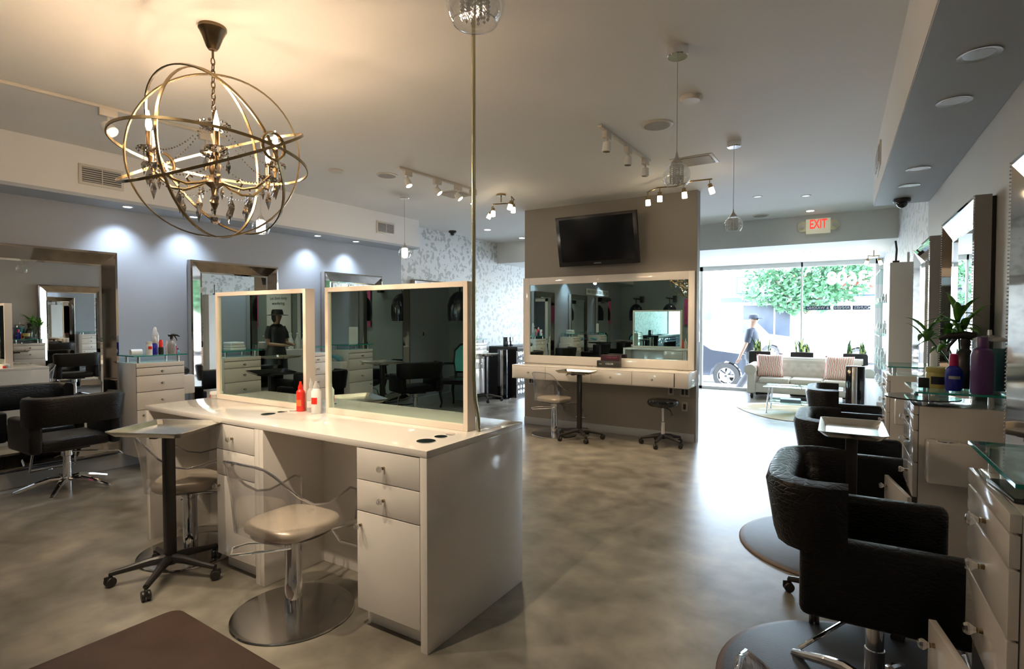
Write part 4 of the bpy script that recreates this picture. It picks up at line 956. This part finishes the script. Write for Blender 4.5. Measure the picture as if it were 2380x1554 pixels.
m.box(-.86,.86,.19,.36,.12,.74,.03,3); m.tube([(-.88,.26,.725),(.88,.26,.725)],.055,14); m.out('backrest','sofa_fabric',sf,sharp=60)
m=MB()
for bx,bz in but: m.ball((bx,.20+.05*(bz-.36)/.36-.03,bz),.009,8)
m.out('tufting_buttons','sofa_fabric',sf)
for s in (-1,1):
    m=MB(); m.box(s*.93-.075,s*.93+.075,-.37,.34,.10,.50,.02,3); m.tube([(s*.95,-.38,.545),(s*.95,.32,.56)],.105,20); m.out('arm','sofa_fabric',sf,sharp=50)
for sx in (-1,1):
    for y in (-.33,.28): m=MB(); m.lathe([(.001,0),(.022,0),(.034,.05),(.03,.10),(.001,.10)],14,(sx*.92,y,0)); m.out('leg','black_gloss',sf)
def pillow(label,x,rz): 
    t=cushion('throw_pillow','zebra',None,0,0,0,.47,.45,.15,Matrix.Rotation(R(72),4,'X')); t.location=(x,11.62,.62); t.rotation_euler=(0,0,rz); tag(t,label,'pillow','coral zebra pillows on the sofa')
pillow('coral zebra-print pillow at the left end of the sofa',-1.37,R(8)); pillow('coral zebra-print pillow at the right end of the sofa',-.22,R(-8))
m=MB(); m.skinrings([m.ring([( -.78+.93*(1+.12*math.sin(3*a))*math.cos(a),10.1+.95*(1+.1*math.cos(4*a))*math.sin(a),z) for a in [2*PI*k/40 for k in range(40)]]) for z in (.0005,.010)]); tag(m.out('rug','rug'),'cream and tan hide rug under the glass coffee table','rug')
t=T('coffee_table','low glass coffee table with chrome legs on the rug','table',(-.68,9.92,.011))
m=MB(); m.box(-.55,.55,-.32,.32,.41,.422,.002); m.out('glass_top','green_glass',t); m=MB(); m.box(-.50,.50,-.25,.25,.15,.16,.002); m.out('lower_shelf','green_glass',t)
for x in (-.5,.5):
    for y in (-.27,.27): m=MB(); m.tube([(x,y,0),(x,y,.02),(x*.93,y*.95,.41)],[.02,.012,.010],10); m.out('leg','chrome',t)
box_thing('book','large grey book on the lower glass shelf of the coffee table','book',(-.86,9.93,.172),.1,.30,.24,.05,'book_grey')
box_thing('magazine','open magazine on top of the glass coffee table','magazine',(-.93,9.95,.434),.4,.30,.20,.008,'paper')
def planter(label,x):
    t=T('snake_plant',label,'plant',(x,12.27,0),0,'black planters behind the sofa')
    m=MB(); m.box(-.20,.20,-.13,.13,0,.86,.004); m.out('planter','black_metal',t); m=MB(); m.box(-.185,.185,-.115,.115,.85,.865); m.out('soil','bark',t)
    rnd=random.Random(int(x*100)+500)
    for k in range(9):
        bx,by=rnd.uniform(-.15,.15),rnd.uniform(-.07,.07); h=rnd.uniform(.16,.32); lx,ly=rnd.uniform(-.35,.35),rnd.uniform(-.2,.2); a=rnd.uniform(0,PI); m=MB(); rings=[]
        for i in range(6):
            f=i/5; w=.026*(1-.25*f) if f<.8 else .026*.8*(1-f)*3+.001; px,py,pz=bx+lx*h*f*f,by+ly*h*f*f,.86+h*f; s_,c_=math.sin(a)*w,math.cos(a)*w
            rings.append(m.ring([(px+c_,py+s_,pz),(px-s_*.2,py+c_*.2,pz),(px-c_,py-s_,pz),(px+s_*.2,py-c_*.2,pz)]))
        m.skinrings(rings)
        for fc in m.bm.faces:
            if rnd.random()<.35: fc.material_index=1
        m.out('leaf',['leaf_dark','leaf_edge'],t)
    return t
planter('black planter with snake plant at the left end behind the sofa',-1.62); planter('black planter with snake plant behind the middle of the sofa',-.86); planter('black planter with snake plant behind the right end of the sofa',.03)
# product towers
def tower(label,p,rz,h=.93):
    t=T('tower_stand',label,'stand',p,rz); m=MB(); m.lathe([(.001,0),(.17,0),(.17,.012),(.05,.02),(.001,.02)],32); m.out('base','black_gloss',t)
    m=MB(); m.box(-.10,.10,-.05,.05,.02,h,.01); m.out('body','black_gloss',t); m=MB(); m.box(-.032,.025,-.058,-.05,.03,h-.01,.003); m.out('metal_strip','brushed',t)
tower('black tower with silver strip standing between far leather chair and sofa',RW(.20,8.0),R(-5))
tower('black tower with silver strip in front of the mosaic reception desk',(-5.70,8.85,0),R(10),.93)
# display case and tall cabinet on the right
t=T('tall_cabinet','tall white cabinet beyond the farthest right mirror','cabinet',RW(.72,7.05),RZR)
m=MB(); m.box(-.17,.17,-.26,0,.0,2.09,.004); m.out('body','pale_paint',t); m=MB(); m.box(-.165,.165,-.262,-.258,.08,2.07); m.out('door_panel','white_plastic',t)
t=T('antenna','thin black antenna on top of the tall white cabinet','antenna',RW(.52,7.05,2.09)); m=MB(); m.box(-.03,.03,-.03,.03,0,.03,.004); m.tube([(0,0,.03),(.005,0,.15),(-.006,0,.24)],.010,8); m.out('body','black_plastic',t)
t=T('display_case','pale glass-front display case by the right end of the shop window','display case',RW(.72,9.6),RZR)
m=MB(); m.box(-1.6,1.6,-.02,-.001,0,2.3); m.box(-1.6,1.6,-.30,-.02,0,.5,.003); m.out('back_panel','pale_paint',t)
for z in (.9,1.3,1.7,2.1): m=MB(); m.box(-1.6,1.6,-.28,-.02,z,z+.01); m.out('shelf','green_glass',t)
for z in (.5,.91,1.31,1.71):
    for k in range(9):
        q=-1.4+k*.35+.05*math.sin(k*7+z); m=MB(); hh=.13+.05*math.sin(k*3+z*9); m.lathe([(.001,0),(.025,0),(.025,hh*.7),(.010,hh*.8),(.010,hh),(.001,hh)],12)
        o=m.out('product_bottle',['white_plastic','milky','label_white','towel'][k%4]); P=RW(.72-.15,9.6-q,z+(.0 if z<.6 else .0)); o.location=P+Vector((0,0,.0015 if z>.6 else .001)); tag(o,'small pale product bottle in the display case by the window','bottle','pale bottles in the display case')
# reception desk
t=T('reception_desk','black reception desk faced with broken mirror mosaic by the damask wall','desk',LW(.20,9.05),RZL)
# local x along the wall, -y to the room
m=MB(); m.box(0,2.6,-.55,.12,.90,.98,.003); m.box(0,.60,-.53,.12,0,.90); m.box(2.0,2.6,-.53,.12,0,.90); m.box(.60,2.0,-.20,.12,0,.90); m.out('body','black_metal',t)
m=MB(); rnd=random.Random(3)
for (xa,xb,za,zb) in ((.03,2.57,.72,.89),(.03,.57,.50,.69),(.03,.57,.28,.47),(.03,.57,.06,.25),(2.03,2.57,.50,.69),(2.03,2.57,.28,.47),(2.03,2.57,.06,.25)):
    nx=int((xb-xa)/.085); nz=2
    for i in range(nx):
        for j in range(nz):
            cx=xa+(i+.5)*(xb-xa)/nx+rnd.uniform(-.008,.008); cz=za+(j+.5)*(zb-za)/nz; n=rnd.choice((4,5)); a0=rnd.uniform(0,PI); tl=rnd.uniform(-.05,.05)
            m.poly([(cx+.047*rnd.uniform(.6,1)*math.cos(a0+2*PI*k/n),-.534-(.002 if k%2 else 0)-tl*.02,cz+.047*rnd.uniform(.7,1)*math.sin(a0+2*PI*k/n)) for k in range(n)])
m.out('mirror_mosaic','mirror_clear',t,sharp=0)['label']='broken mirror mosaic'
for i,dx in enumerate((.12,.24)):
    t2=T('speaker_box','small black speaker box on reception desk, '+('nearer' if i==0 else 'farther')+' of the pair','speaker',LW(.42,9.05+dx,.981),RZL); m=MB(); m.box(-.045,.045,-.05,.05,0,.18,.004); m.out('body','black_gloss',t2); m=MB(); m.lathe([(.001,0),(.03,0),(.025,-.005),(.001,-.006)],14,M=Matrix.Translation((0,-.051,.06))@Matrix.Rotation(-PI/2,4,'X')); m.out('cone','brushed',t2)
box_thing('card_terminal','small dark tilted device lying on the reception desk','device',LW(.5,10.0,.981),RZL,.22,.16,.02,'wax_box')
# ------------------------------------------------------------ outside
def outb(name,label,cat,m_,x0,x1,y0,y1,z0,z1,kind=None):
    m=MB(); m.box(x0,x1,y0,y1,z0,z1); o=m.out(name,m_); return tag(o,label,cat,None,kind)
m=MB(); m.box(-40,40,12.56,15.3,-.30,-.15); tag(m.out('sidewalk','concrete_walk'),'pale concrete sidewalk outside the shop window','sidewalk',None,'structure')
m=MB(); m.box(-60,60,15.3,28.6,-.42,-.28); tag(m.out('street','asphalt'),'sunlit grey street beyond the parked cars','street',None,'structure')
m=MB(); m.box(-60,60,28.6,60,-.35,-.14); tag(m.out('far_sidewalk','concrete_walk'),'far sidewalk in front of the shops across the street','sidewalk',None,'structure')
def car(label,x,y,rz,paint,h=1.5,L_=4.6,suv=False):
    t=T('car',label,'car',(x,y,-.28),rz); W=.9
    if suv: pr=[(-2.3,.35),(-2.32,.8),(-2.25,1.05),(-2.1,1.65),(-1.9,1.75),(.3,1.78),(.6,1.7),(1.15,1.12),(2.1,1.0),(2.3,.85),(2.32,.35)]
    else: pr=[(-2.3,.30),(-2.33,.7),(-2.2,.95),(-1.6,1.02),(-1.0,1.42),(-.6,1.5),(.3,1.48),(1.1,1.0),(2.0,.88),(2.28,.70),(2.32,.30)]
    # wheel cut-outs
    bot=[(2.32,.3)]
    def arch(cx): return [(cx+.40*math.cos(a),.32+.40*math.sin(a)) for a in [R(v) for v in (0,25,55,90,125,155,180)]]
    prof=pr+arch(1.45)+arch(-1.45)
    m=MB(); 
    rings=[]
    for yy,s in ((-W,.97),(-W*.98,1),(W*.98,1),(W,.97)):
        rings.append(m.ring([(px*s if pz>.9 else px,yy*(1-.13*max(0,pz-.95)),pz) for px,pz in prof]))
    m.skinrings(rings); m.out('body',paint,t,sharp=30)
    gl=[(-1.9,1.1),(-1.85,1.62),(.25,1.66),(.95,1.12)] if suv else [(-1.25,1.02),(-.85,1.38),(.25,1.38),(.85,1.02)]
    for s in (-1,1):
        m=MB(); m.prism(gl,s*W*.955-.004,s*W*.955+.012,'y'); m.out('side_window','car_glass',t)
    for cx in (-1.45,1.45):
        for s in (-1,1):
            M=Matrix.Translation((cx,s*(W-.10),.33))@Matrix.Rotation(PI/2,4,'X'); m=MB(); m.lathe([(.21,-.11),(.31,-.11),(.33,-.08),(.33,.08),(.31,.11),(.21,.11),(.21,-.11)],32,M=M,cap=False); wl=m.out('wheel','rubber',t)
            m=MB(); m.lathe([(.001,-.09),(.05,-.10),(.05,-.08)],16,M=M)
            for k in range(5):
                a=2*PI*k/5; m.box(.03,.22,-.028,.028,-.10,.10,.004,M=M@Matrix.Rotation(a,4,'Z'))
            m.lathe([(.20,-.10),(.225,-.11),(.225,.11),(.20,.10)],28,M=M,cap=False); m.out('rim','brushed',wl)
    for s in (-1,1): m=MB(); m.box(2.18,2.30,s*.62-.16,s*.62+.16,.66,.80,.02); m.out('headlight','clear_glass',t)
    return t
car('dark grey parked car outside the left part of the shop window',-4.25,15.9,0,'car_grey')
car('white parked SUV across the street behind the walking man',-4.55,27.5,0,'car_white',suv=True)
car('white car across the street at the right side of the window view',1.6,26.4,PI,'car_white')
B0=31.0
bl=T('shop_building','white shopfront building with dark windows across the street','building',(0,B0,0))
m=MB(); m.box(-14,-5.45,0,4,-.2,3.1); m.out('wall','cream_stucco',bl)
m=MB(); m.box(-5.45,-1.2,0,4,-.2,4.0); m.out('wall','white_stucco',bl)
m=MB(); m.box(-1.2,9,0,4,-.2,2.75); m.out('wall','white_stucco',bl)
for (xa,xb,za,zb,mm) in ((-4.95,-3.5,.55,2.25,'shop_dark'),(-3.42,-2.75,.55,2.25,'shop_dark'),(-6.95,-6.55,.2,2.1,'shop_dark'),(-6.5,-5.85,.5,2.15,'white_plastic'),(-7.6,-7.1,.2,2.1,'shop_dark'),(-9.4,-8.0,.4,2.1,'shop_dark')):
    m=MB(); m.box(xa,xb,-.05,.02,za,zb); m.out('window_pane',mm,bl)
m=MB(); m.box(-6.0,-2.2,-.5,-.05,2.42,2.66); m.out('awning','awning',bl)
m=MB(); m.box(-5.3,-3.6,-.14,-.02,2.85,3.75); m.mi=1; m.box(-5.22,-3.68,-.16,-.13,2.92,3.68); m.out('sign_board',['awning','white_stucco'],bl)
m=MB(); m.box(-1.0,1.9,-.2,-.02,2.75,3.85); m.out('sign_board','white_stucco',bl)
m=MB(); m.box(-1.6,3.2,-.3,-.2,2.62,2.70); m.out('ledge','awning',bl)
text('lettering','Insur',.95,'red_plastic',bl,Matrix.Translation((.35,-.22,3.3))@RX,.01,shear=.5)
for k in range(6): m=MB(); m.box(-1.9+k*.75,-1.87+k*.75,-.03,0,0,2.4); m.out('panel_joint','sign_grey',bl)
text('lettering','FASHION & DESIGN',.24,'white_plastic',bl,Matrix.Translation((-3.9,-.52,2.54))@RX,.01)
tr=T('street_tree','leafy green street tree in the middle of the window view','tree',(-2.2,29.6,-.14))
tr.scale=(1.25,1.25,.97)
m=MB(); m.tube([(.6,0,0),(.45,0,1.2),(.0,0,2.2),(-.5,0,3.0),(-.9,0,3.8)],[.16,.13,.10,.07,.04],10); m.tube([(.2,0,1.9),(.7,.2,2.8),(1.0,.3,3.6)],[.08,.06,.03],8); m.tube([(-.2,0,2.5),(-.1,.3,3.3),(.1,.4,4.0)],[.07,.05,.03],8); m.out('trunk','bark',tr)
m=MB(); rnd=random.Random(11)
blobs=[(0,0,3.9,1.5),(-1.2,0,3.3,1.0),(1.3,.2,3.6,1.1),(.2,0,4.9,1.2),(-.8,.3,4.4,1.2),(1.5,-.1,4.6,1.0),(.5,-.2,2.9,.9),(-.3,0,2.7,.8)]
for i in range(5200):
    bx,by,bz,br=rnd.choice(blobs); d=Vector((rnd.gauss(0,1),rnd.gauss(0,1),rnd.gauss(0,1))).normalized()*br*rnd.uniform(.55,1.0); p=Vector((bx,by,bz))+d
    a=Vector((rnd.gauss(0,1),rnd.gauss(0,1),rnd.gauss(0,1))).normalized(); c=a.cross(Vector((rnd.random(),rnd.random(),rnd.random()))).normalized(); L_=rnd.uniform(.08,.17)
    m.poly([p-a*L_,p+c*L_*.45,p+a*L_,p-c*L_*.45])
m.out('foliage','tree_leaf',tr,sharp=0)
tr2=dup(tr,(3.6,29.7,-.14),1.3,'leafy green street tree behind the painted street number, right side of window view')
# ------------------------------------------------------------ people
def person(name,label,loc,rz,verts,edges,radii,m_='skin'):
    me=bpy.data.meshes.new(name); me.from_pydata(verts,edges,[]); o=bpy.data.objects.new(name,me); COL.objects.link(o)
    md=o.modifiers.new('skin','SKIN'); 
    for i,r in enumerate(radii): me.skin_vertices[0].data[i].radius=(r,r) if not isinstance(r,tuple) else r
    me.skin_vertices[0].data[0].use_root=True
    s=o.modifiers.new('sub','SUBSURF'); s.levels=2; s.render_levels=2
    bpy.context.view_layer.update()
    dg=bpy.context.evaluated_depsgraph_get(); nm=bpy.data.meshes.new_from_object(o.evaluated_get(dg)); o.modifiers.clear(); o.data=nm; nm.materials.clear(); nm.materials.append(MT[m_])
    for p in nm.polygons: p.use_smooth=True
    o.location=loc; o.rotation_euler=(0,0,rz); tag(o,label,'person'); return o
def hand(vs,es,rs,wrist,idx,d,palmn):
    """five fingers rooted in a palm; d = direction, palmn = thumb side"""
    d=Vector(d).normalized(); s=Vector(palmn).normalized(); w=Vector(wrist)
    pc=w+d*.05; vs.append(tuple(pc)); rs.append((.030,.014)); es.append((idx,len(vs)-1)); pi=len(vs)-1
    for k,(off,ln) in enumerate(((.027,.066),(.009,.075),(-.009,.070),(-.027,.055))):
        base=w+d*.088+s*off; vs.append(tuple(base)); rs.append(.0095); es.append((pi,len(vs)-1))
        p=base; c=d.cross(s)
        for q in range(2):
            dd=(d+c*.35*(q+1)).normalized(); p=p+dd*ln*.5; vs.append(tuple(p)); rs.append(.0085-.001*q); es.append((len(vs)-2,len(vs)-1))
    th=w+d*.035+s*.035; vs.append(tuple(th)); rs.append(.011); es.append((pi,len(vs)-1)); vs.append(tuple(th+(d*.7+s*.6).normalized()*.045)); rs.append(.009); es.append((len(vs)-2,len(vs)-1))
def body(pelvis,lfoot,rfoot,lknee,rknee,lhand,rhand,lelb,relb,h=1.7,fem=False):
    """skeleton facing +x in local space; y left"""
    k=h/1.72
    V=[];E_=[];Rr=[]
    def v(p,r,par=None):
        V.append(tuple(Vector(p)*k)); Rr.append(tuple(x*k for x in r) if isinstance(r,tuple) else r*k)
        if par is not None: E_.append((par,len(V)-1))
        return len(V)-1
    P=Vector(pelvis); a=v(P,(.135,.155)); 
    b1=v(P+Vector((.01,0,.16)),(.115,.13),a); c=v(P+Vector((.02,0,.34)),(.125,.16),b1); n=v(P+Vector((.02,0,.50)),(.07,.09),c); nk=v(P+Vector((.035,0,.575)),.055,n); h1=v(P+Vector((.055,0,.65)),(.078,.065),nk); h2=v(P+Vector((.06,0,.735)),(.095,.078),h1); h3=v(P+Vector((.05,0,.80)),(.07,.06),h2)
    nose=v(P+Vector((.155,0,.70)),.014,h2)
    for s,el,ha in ((1,lelb,lhand),(-1,relb,rhand)):
        sh=v(P+Vector((.01,s*.175,.455)),.055,c); e=v(el,.042,sh); w=v(ha,.028,e); d=Vector(ha)-Vector(el); hand(V,E_,Rr,Vector(ha)*k,w,d,(1,0,.2))
    for s,kn,ft in ((1,lknee,lfoot),(-1,rknee,rfoot)):
        hp=v(P+Vector((0,s*.09,-.05)),.09,a); kk=v(kn,.062,hp); an=v(Vector(ft)+Vector((0,0,.08)),.042,kk); v(Vector(ft)+Vector((.10,0,.035)),.04,an); v(Vector(ft)+Vector((.19,0,.025)),.025,len(V)-1)
    return V,E_,Rr
def cloth_tube(par,name,m_,secs,n=18):
    m=MB(); rings=[m.ring([(x+rx*math.cos(2*PI*k/n),y+ry*math.sin(2*PI*k/n),z) for k in range(n)]) for x,y,z,rx,ry in secs]; m.skinrings(rings); return m.out(name,m_,par,sharp=60)
# walking man outside, facing +x
V,E_,Rr=body((0,0,.93),(-.28,.09,.0),(.30,-.09,0),(-.02,.09,.50),(.20,-.09,.50),(.22,.22,.86),(-.18,-.24,.84),(.02,.23,1.12),(-.06,-.25,1.11),h=1.72)
mn=person('person','man in dark T-shirt and cap with sunglasses walking past outside the window',(-1.93,13.05,-.15),0,V,E_,Rr)
cloth_tube(mn,'shirt','shirt_navy',[(0,0,.90,.155,.19),(.01,0,1.05,.145,.175),(.02,0,1.25,.155,.205),(.02,0,1.38,.13,.21),(.02,0,1.45,.08,.12),(.03,0,1.475,.065,.07)])
for s,ex in ((1,.02),(-1,-.05)):
    m=MB(); m.tube([(.01,s*.16,1.42),(.0,s*.21,1.32),(ex*.7,s*.235,1.16)],[.075,.070,.062],14); m.out('sleeve','shirt_navy',mn,sharp=60)
for s,kn,an in ((1,(-.02,.09,.50),(-.28,.09,.09)),(-1,(.20,-.09,.50),(.30,-.09,.09))):
    m=MB(); m.tube([(0,s*.085,.95),(0,s*.09,.84),kn,an],[.11,.11,.082,.068],14); m.out('trouser_leg','trousers',mn,sharp=60)
for ft in ((-.28,.09,0),(.30,-.09,0)): m=MB(); m.box(ft[0]-.08,ft[0]+.22,ft[1]-.045,ft[1]+.045,-.0,.075,.03,3); m.out('shoe','rubber',mn)
m=MB(); m.lathe([(.112,1.675),(.115,1.71),(.095,1.76),(.05,1.785),(.001,1.79)],20,(.055,0,0),sy=.82); m.box(.10,.25,-.07,.07,1.68,1.69,.004); m.out('cap','cap',mn)
m=MB(); m.box(.135,.16,-.065,-.008,1.645,1.675,.006); m.box(.135,.16,.008,.065,1.645,1.675,.006); m.tube([(.14,.06,1.66),(.03,.085,1.665)],.004,6); m.tube([(.14,-.06,1.66),(.03,-.085,1.665)],.004,6); m.out('sunglasses','black_gloss',mn)
for s in (-1,1): m=MB(); m.ball((.05,s*.082,1.64),.028,10,(.6,.3,1)); m.out('ear','skin',mn)
# woman with hat behind the camera, seen only in the mirrors
V,E_,Rr=body((0,0,.93),(.0,.09,.0),(.04,-.09,0),(.02,.09,.50),(.03,-.09,.50),(.34,.12,1.06),(.34,-.12,1.06),(.05,.22,1.08),(.05,-.22,1.08),h=1.66)
wm=person('person','woman in black dress and wide black hat, seen in the left island mirror',(-3.35,-2.15,0),PI,V,E_,Rr)
cloth_tube(wm,'dress','wax_box',[(.0,0,.50,.20,.23),(.0,0,.70,.19,.22),(0,0,.90,.165,.195),(.01,0,1.04,.125,.15),(.02,0,1.22,.15,.185),(.02,0,1.34,.12,.19),(.03,0,1.42,.06,.09)])
m=MB(); m.lathe([(.205,1.585),(.20,1.592),(.11,1.605),(.105,1.66),(.09,1.70),(.001,1.705)],26,(.05,0,0)); m.out('hat','black_plastic',wm)
m=MB(); m.ball((.02,0,1.55),.095,14,(.9,.95,1.3)); m.out('hair','hair',wm)
for s in (-1,1): m=MB(); m.tube([(.01,s*.14,1.36),(.03,s*.20,1.24),(.04,s*.215,1.14)],[.06,.055,.05],12); m.out('sleeve','wax_box',wm)
# ------------------------------------------------------------ behind the camera (mirror content)
def hood(label,x,ro):
    t=T('hood_dryer',label,'hair dryer',(x,-3.6,0)); t.rotation_euler=(0,0,PI)
    m=MB(); m.box(-.05,.05,-.10,0,2.05,2.25,.006); m.tube([(0,-.08,2.15),(.18,-.30,2.18),(0,-.60,2.14)],.022,10); m.tube([(0,-.60,2.16),(0,-.60,1.98)],.015,10); m.out('wall_arm','black_metal',t)
    m=MB(); m.lathe([(.001,2.0),(.04,1.99),(.11,1.96),(.175,1.88),(.21,1.76),(.215,1.60),(.20,1.48),(.19,1.48),(.20,1.60),(.19,1.72),(.001,1.90)],30,(0,-.60,0),cap=False); m.out('hood','dryer_black',t)
    return t
hood('black hood dryer on a wall arm above the turquoise chair, seen in mirror',-5.80,0); hood('second black hood dryer beside the pink poster, seen in mirror',-4.75,0)
t=T('armchair','carved black armchair with turquoise quilted back, seen in the right island mirror','chair',(-5.80,-3.0,0),R(-12)); 
m=MB(); m.box(-.27,.27,-.25,.27,.40,.50,.03,3); m.out('seat','black_gloss',t)
rngs=MB(); pts=[(-.20,0,.58),(-.235,0,.75),(-.23,0,.95),(-.13,0,1.05),(0,0,1.08),(.13,0,1.05),(.23,0,.95),(.235,0,.75),(.20,0,.58)]
pts=[(x,-.25-.14*(z-.58),z) for x,_,z in pts]; rngs.tube(pts,.028,10,closed=True); rngs.tube([(-.2,-.25,.45),(-.2,-.25,.6)],.025,8); rngs.tube([(.2,-.25,.45),(.2,-.25,.6)],.025,8); rngs.out('back_frame','black_gloss',t)
m=MB(); r0=[m.ring([(x*.93,y+.03*s,.58+(z-.58)*.95+.01) for x,y,z in pts]) for s in (-.6,.9)]; m.skinrings(r0); m.out('back_pad','teal_fabric',t)
for sx in (-1,1):
    m=MB(); m.tube([(sx*.25,-.27,.72),(sx*.30,.0,.74),(sx*.28,.20,.70),(sx*.25,.20,.50)],.022,8); m.out('arm','black_gloss',t)
    for y in (-.22,.22): m=MB(); m.tube([(sx*.23,y,.42),(sx*.26,y*1.1,.25),(sx*.235,y*1.05,.08),(sx*.25,y*1.15,.0)],[.03,.026,.015,.018],10); m.out('leg','black_gloss',t)
m=MB(); m.box(-.30,.30,-.02,0,1.35,2.15); tag(m.out('poster','pink_poster',loc=(-4.16,-3.58,0),rz=PI),'pink poster on the rear wall behind the hood dryers, seen in mirror','poster')
t=T('poster','tall white poster with dark text on rear wall, seen in the left island mirror','poster',(-1.6,-3.59,0),PI); m=MB(); m.box(-.42,.42,-.02,0,1.0,2.3); m.out('sheet','paper',t)
for i,(s_,zz) in enumerate((('Let them keep',2.0),('wondering.',1.88))): text('lettering',s_,.10,'ink',t,Matrix.Translation((0,-.021,zz))@RX)
def wash(label,x,y,rz):
    t=T('wash_station',label,'wash basin',(x,y,0),rz)
    m=MB(); m.box(-.27,.27,-.35,.35,.30,.44,.04,3); m.out('seat','black_gloss',t); m=MB(); m.box(-.27,.27,-.50,-.36,.35,.95,.05,3,M=None); m.out('backrest','black_gloss',t)
    m=MB(); m.lathe([(.05,.80),(.20,.86),(.26,.97),(.27,1.0),(.25,1.0),(.19,.90),(.001,.84)],28,(0,-.72,0),sy=.9); m.out('basin','basin',t)
    m=MB(); m.box(-.20,.20,-.95,-.55,0,.82,.02); m.out('pedestal','black_gloss',t); m=MB(); m.tube([(0,-.9,.9),(0,-.92,1.12),(0,-.82,1.14)],.012,8); m.out('faucet','chrome',t)
    for sx in (-1,1): m=MB(); m.box(sx*.33-.045,sx*.33+.045,-.4,.25,.45,.60,.02); m.out('armrest','black_gloss',t)
    m=MB(); m.box(-.2,.2,-.2,.3,0,.30,.02); m.out('plinth','black_metal',t)
wash('black wash chair with white basin by the rear wall, left one in reflection',-1.55,-2.35,0); wash('black wash chair with white basin by the rear wall, right one in reflection',-.55,-2.35,0)
t=T('back_counter','low white counter with pump bottles behind the wash chairs, seen in reflection','counter',(-3.0,-2.95,0)); m=MB(); m.box(-.25,.25,-.5,.5,0,.90,.01); m.out('body','laminate',t)
for k in range(3): bottle('pump_bottle','white pump bottle on the low counter behind the island, seen in mirror',(-3.0,-3.1+k*.16,.901),[(.05,0),(.055,.01),(.055,.16),(.02,.24)],'white_plastic',[(.02,.24),(.015,.30),(.03,.31),(.01,.33)],'white_plastic',group='white pump bottles seen in the left island mirror')
t=T('wall_sign','white ALL YOU NEED IS GOOD HAIR banner on blue wall, seen in mirror','sign',LW(.03,-1.45,2.30),RZL); m=MB(); m.box(-.85,.85,-.012,0,-.09,.09); m.out('board','paper',t); text('lettering','ALL YOU NEED IS GOOD HAIR',.115,'ink',t,Matrix.Translation((0,-.0125,0))@RX)
t=T('disinfectant_jar','glass jar of turquoise liquid on the window side of the island','jar',(-2.05,2.52,.9185)); m=MB(); m.lathe([(.001,0),(.058,0),(.06,.004),(.06,.24),(.001,.24)],24); m.out('glass','aqua_glass',t); m=MB(); m.lathe([(.062,.238),(.05,.26),(.001,.27)],24); m.out('lid','brushed',t)
# ------------------------------------------------------------ light and camera
track('lit track light above the top edge of the picture aimed at the island countertop',(-3.9,.85),(-1.7,.85),(.12,.5,.88),True,power=100,dirs=[(.05,.62,-1.0),(.0,.62,-1),(-.1,.62,-1.0)])
w=bpy.data.worlds.new('World'); SC.world=w; w.use_nodes=True; nt=w.node_tree; nt.nodes.clear()
sk=nt.nodes.new('ShaderNodeTexSky'); sk.sky_type='NISHITA'; sk.sun_disc=False; sk.sun_elevation=R(55); sk.sun_rotation=R(160)
mx=nt.nodes.new('ShaderNodeMix'); mx.data_type='RGBA'; mx.inputs[0].default_value=.80; mx.inputs[7].default_value=(1.0,1.04,1.08,1)
bg=nt.nodes.new('ShaderNodeBackground'); bg.inputs[1].default_value=9.5; o=nt.nodes.new('ShaderNodeOutputWorld')
nt.links.new(sk.outputs[0],mx.inputs[6]); nt.links.new(mx.outputs[2],bg.inputs[0]); nt.links.new(bg.outputs[0],o.inputs[0])
pl=bpy.data.lights.new('window_portal','AREA'); pl.shape='RECTANGLE'; pl.size=6.6; pl.size_y=2.6; pl.cycles.is_portal=True
po=bpy.data.objects.new('window_portal',pl); COL.objects.link(po); po.location=(-2.9,12.60,1.3); po.rotation_euler=(R(-90),0,0); po.parent=w1
cam=bpy.data.cameras.new('camera'); co=bpy.data.objects.new('camera',cam); COL.objects.link(co); SC.camera=co
cam.sensor_fit='HORIZONTAL'; cam.sensor_width=36; cam.lens=36*1280/2380; cam.clip_start=.05; cam.clip_end=300
yaw=math.atan(795/1280); pit=math.atan(34/1280); co.location=(0,0,1.5); co.rotation_euler=(PI/2-pit,0,yaw)
SC.view_settings.view_transform='Standard'; SC.view_settings.look='None'; SC.view_settings.exposure=0.36; SC.view_settings.gamma=1; SC.view_settings.use_curve_mapping=False
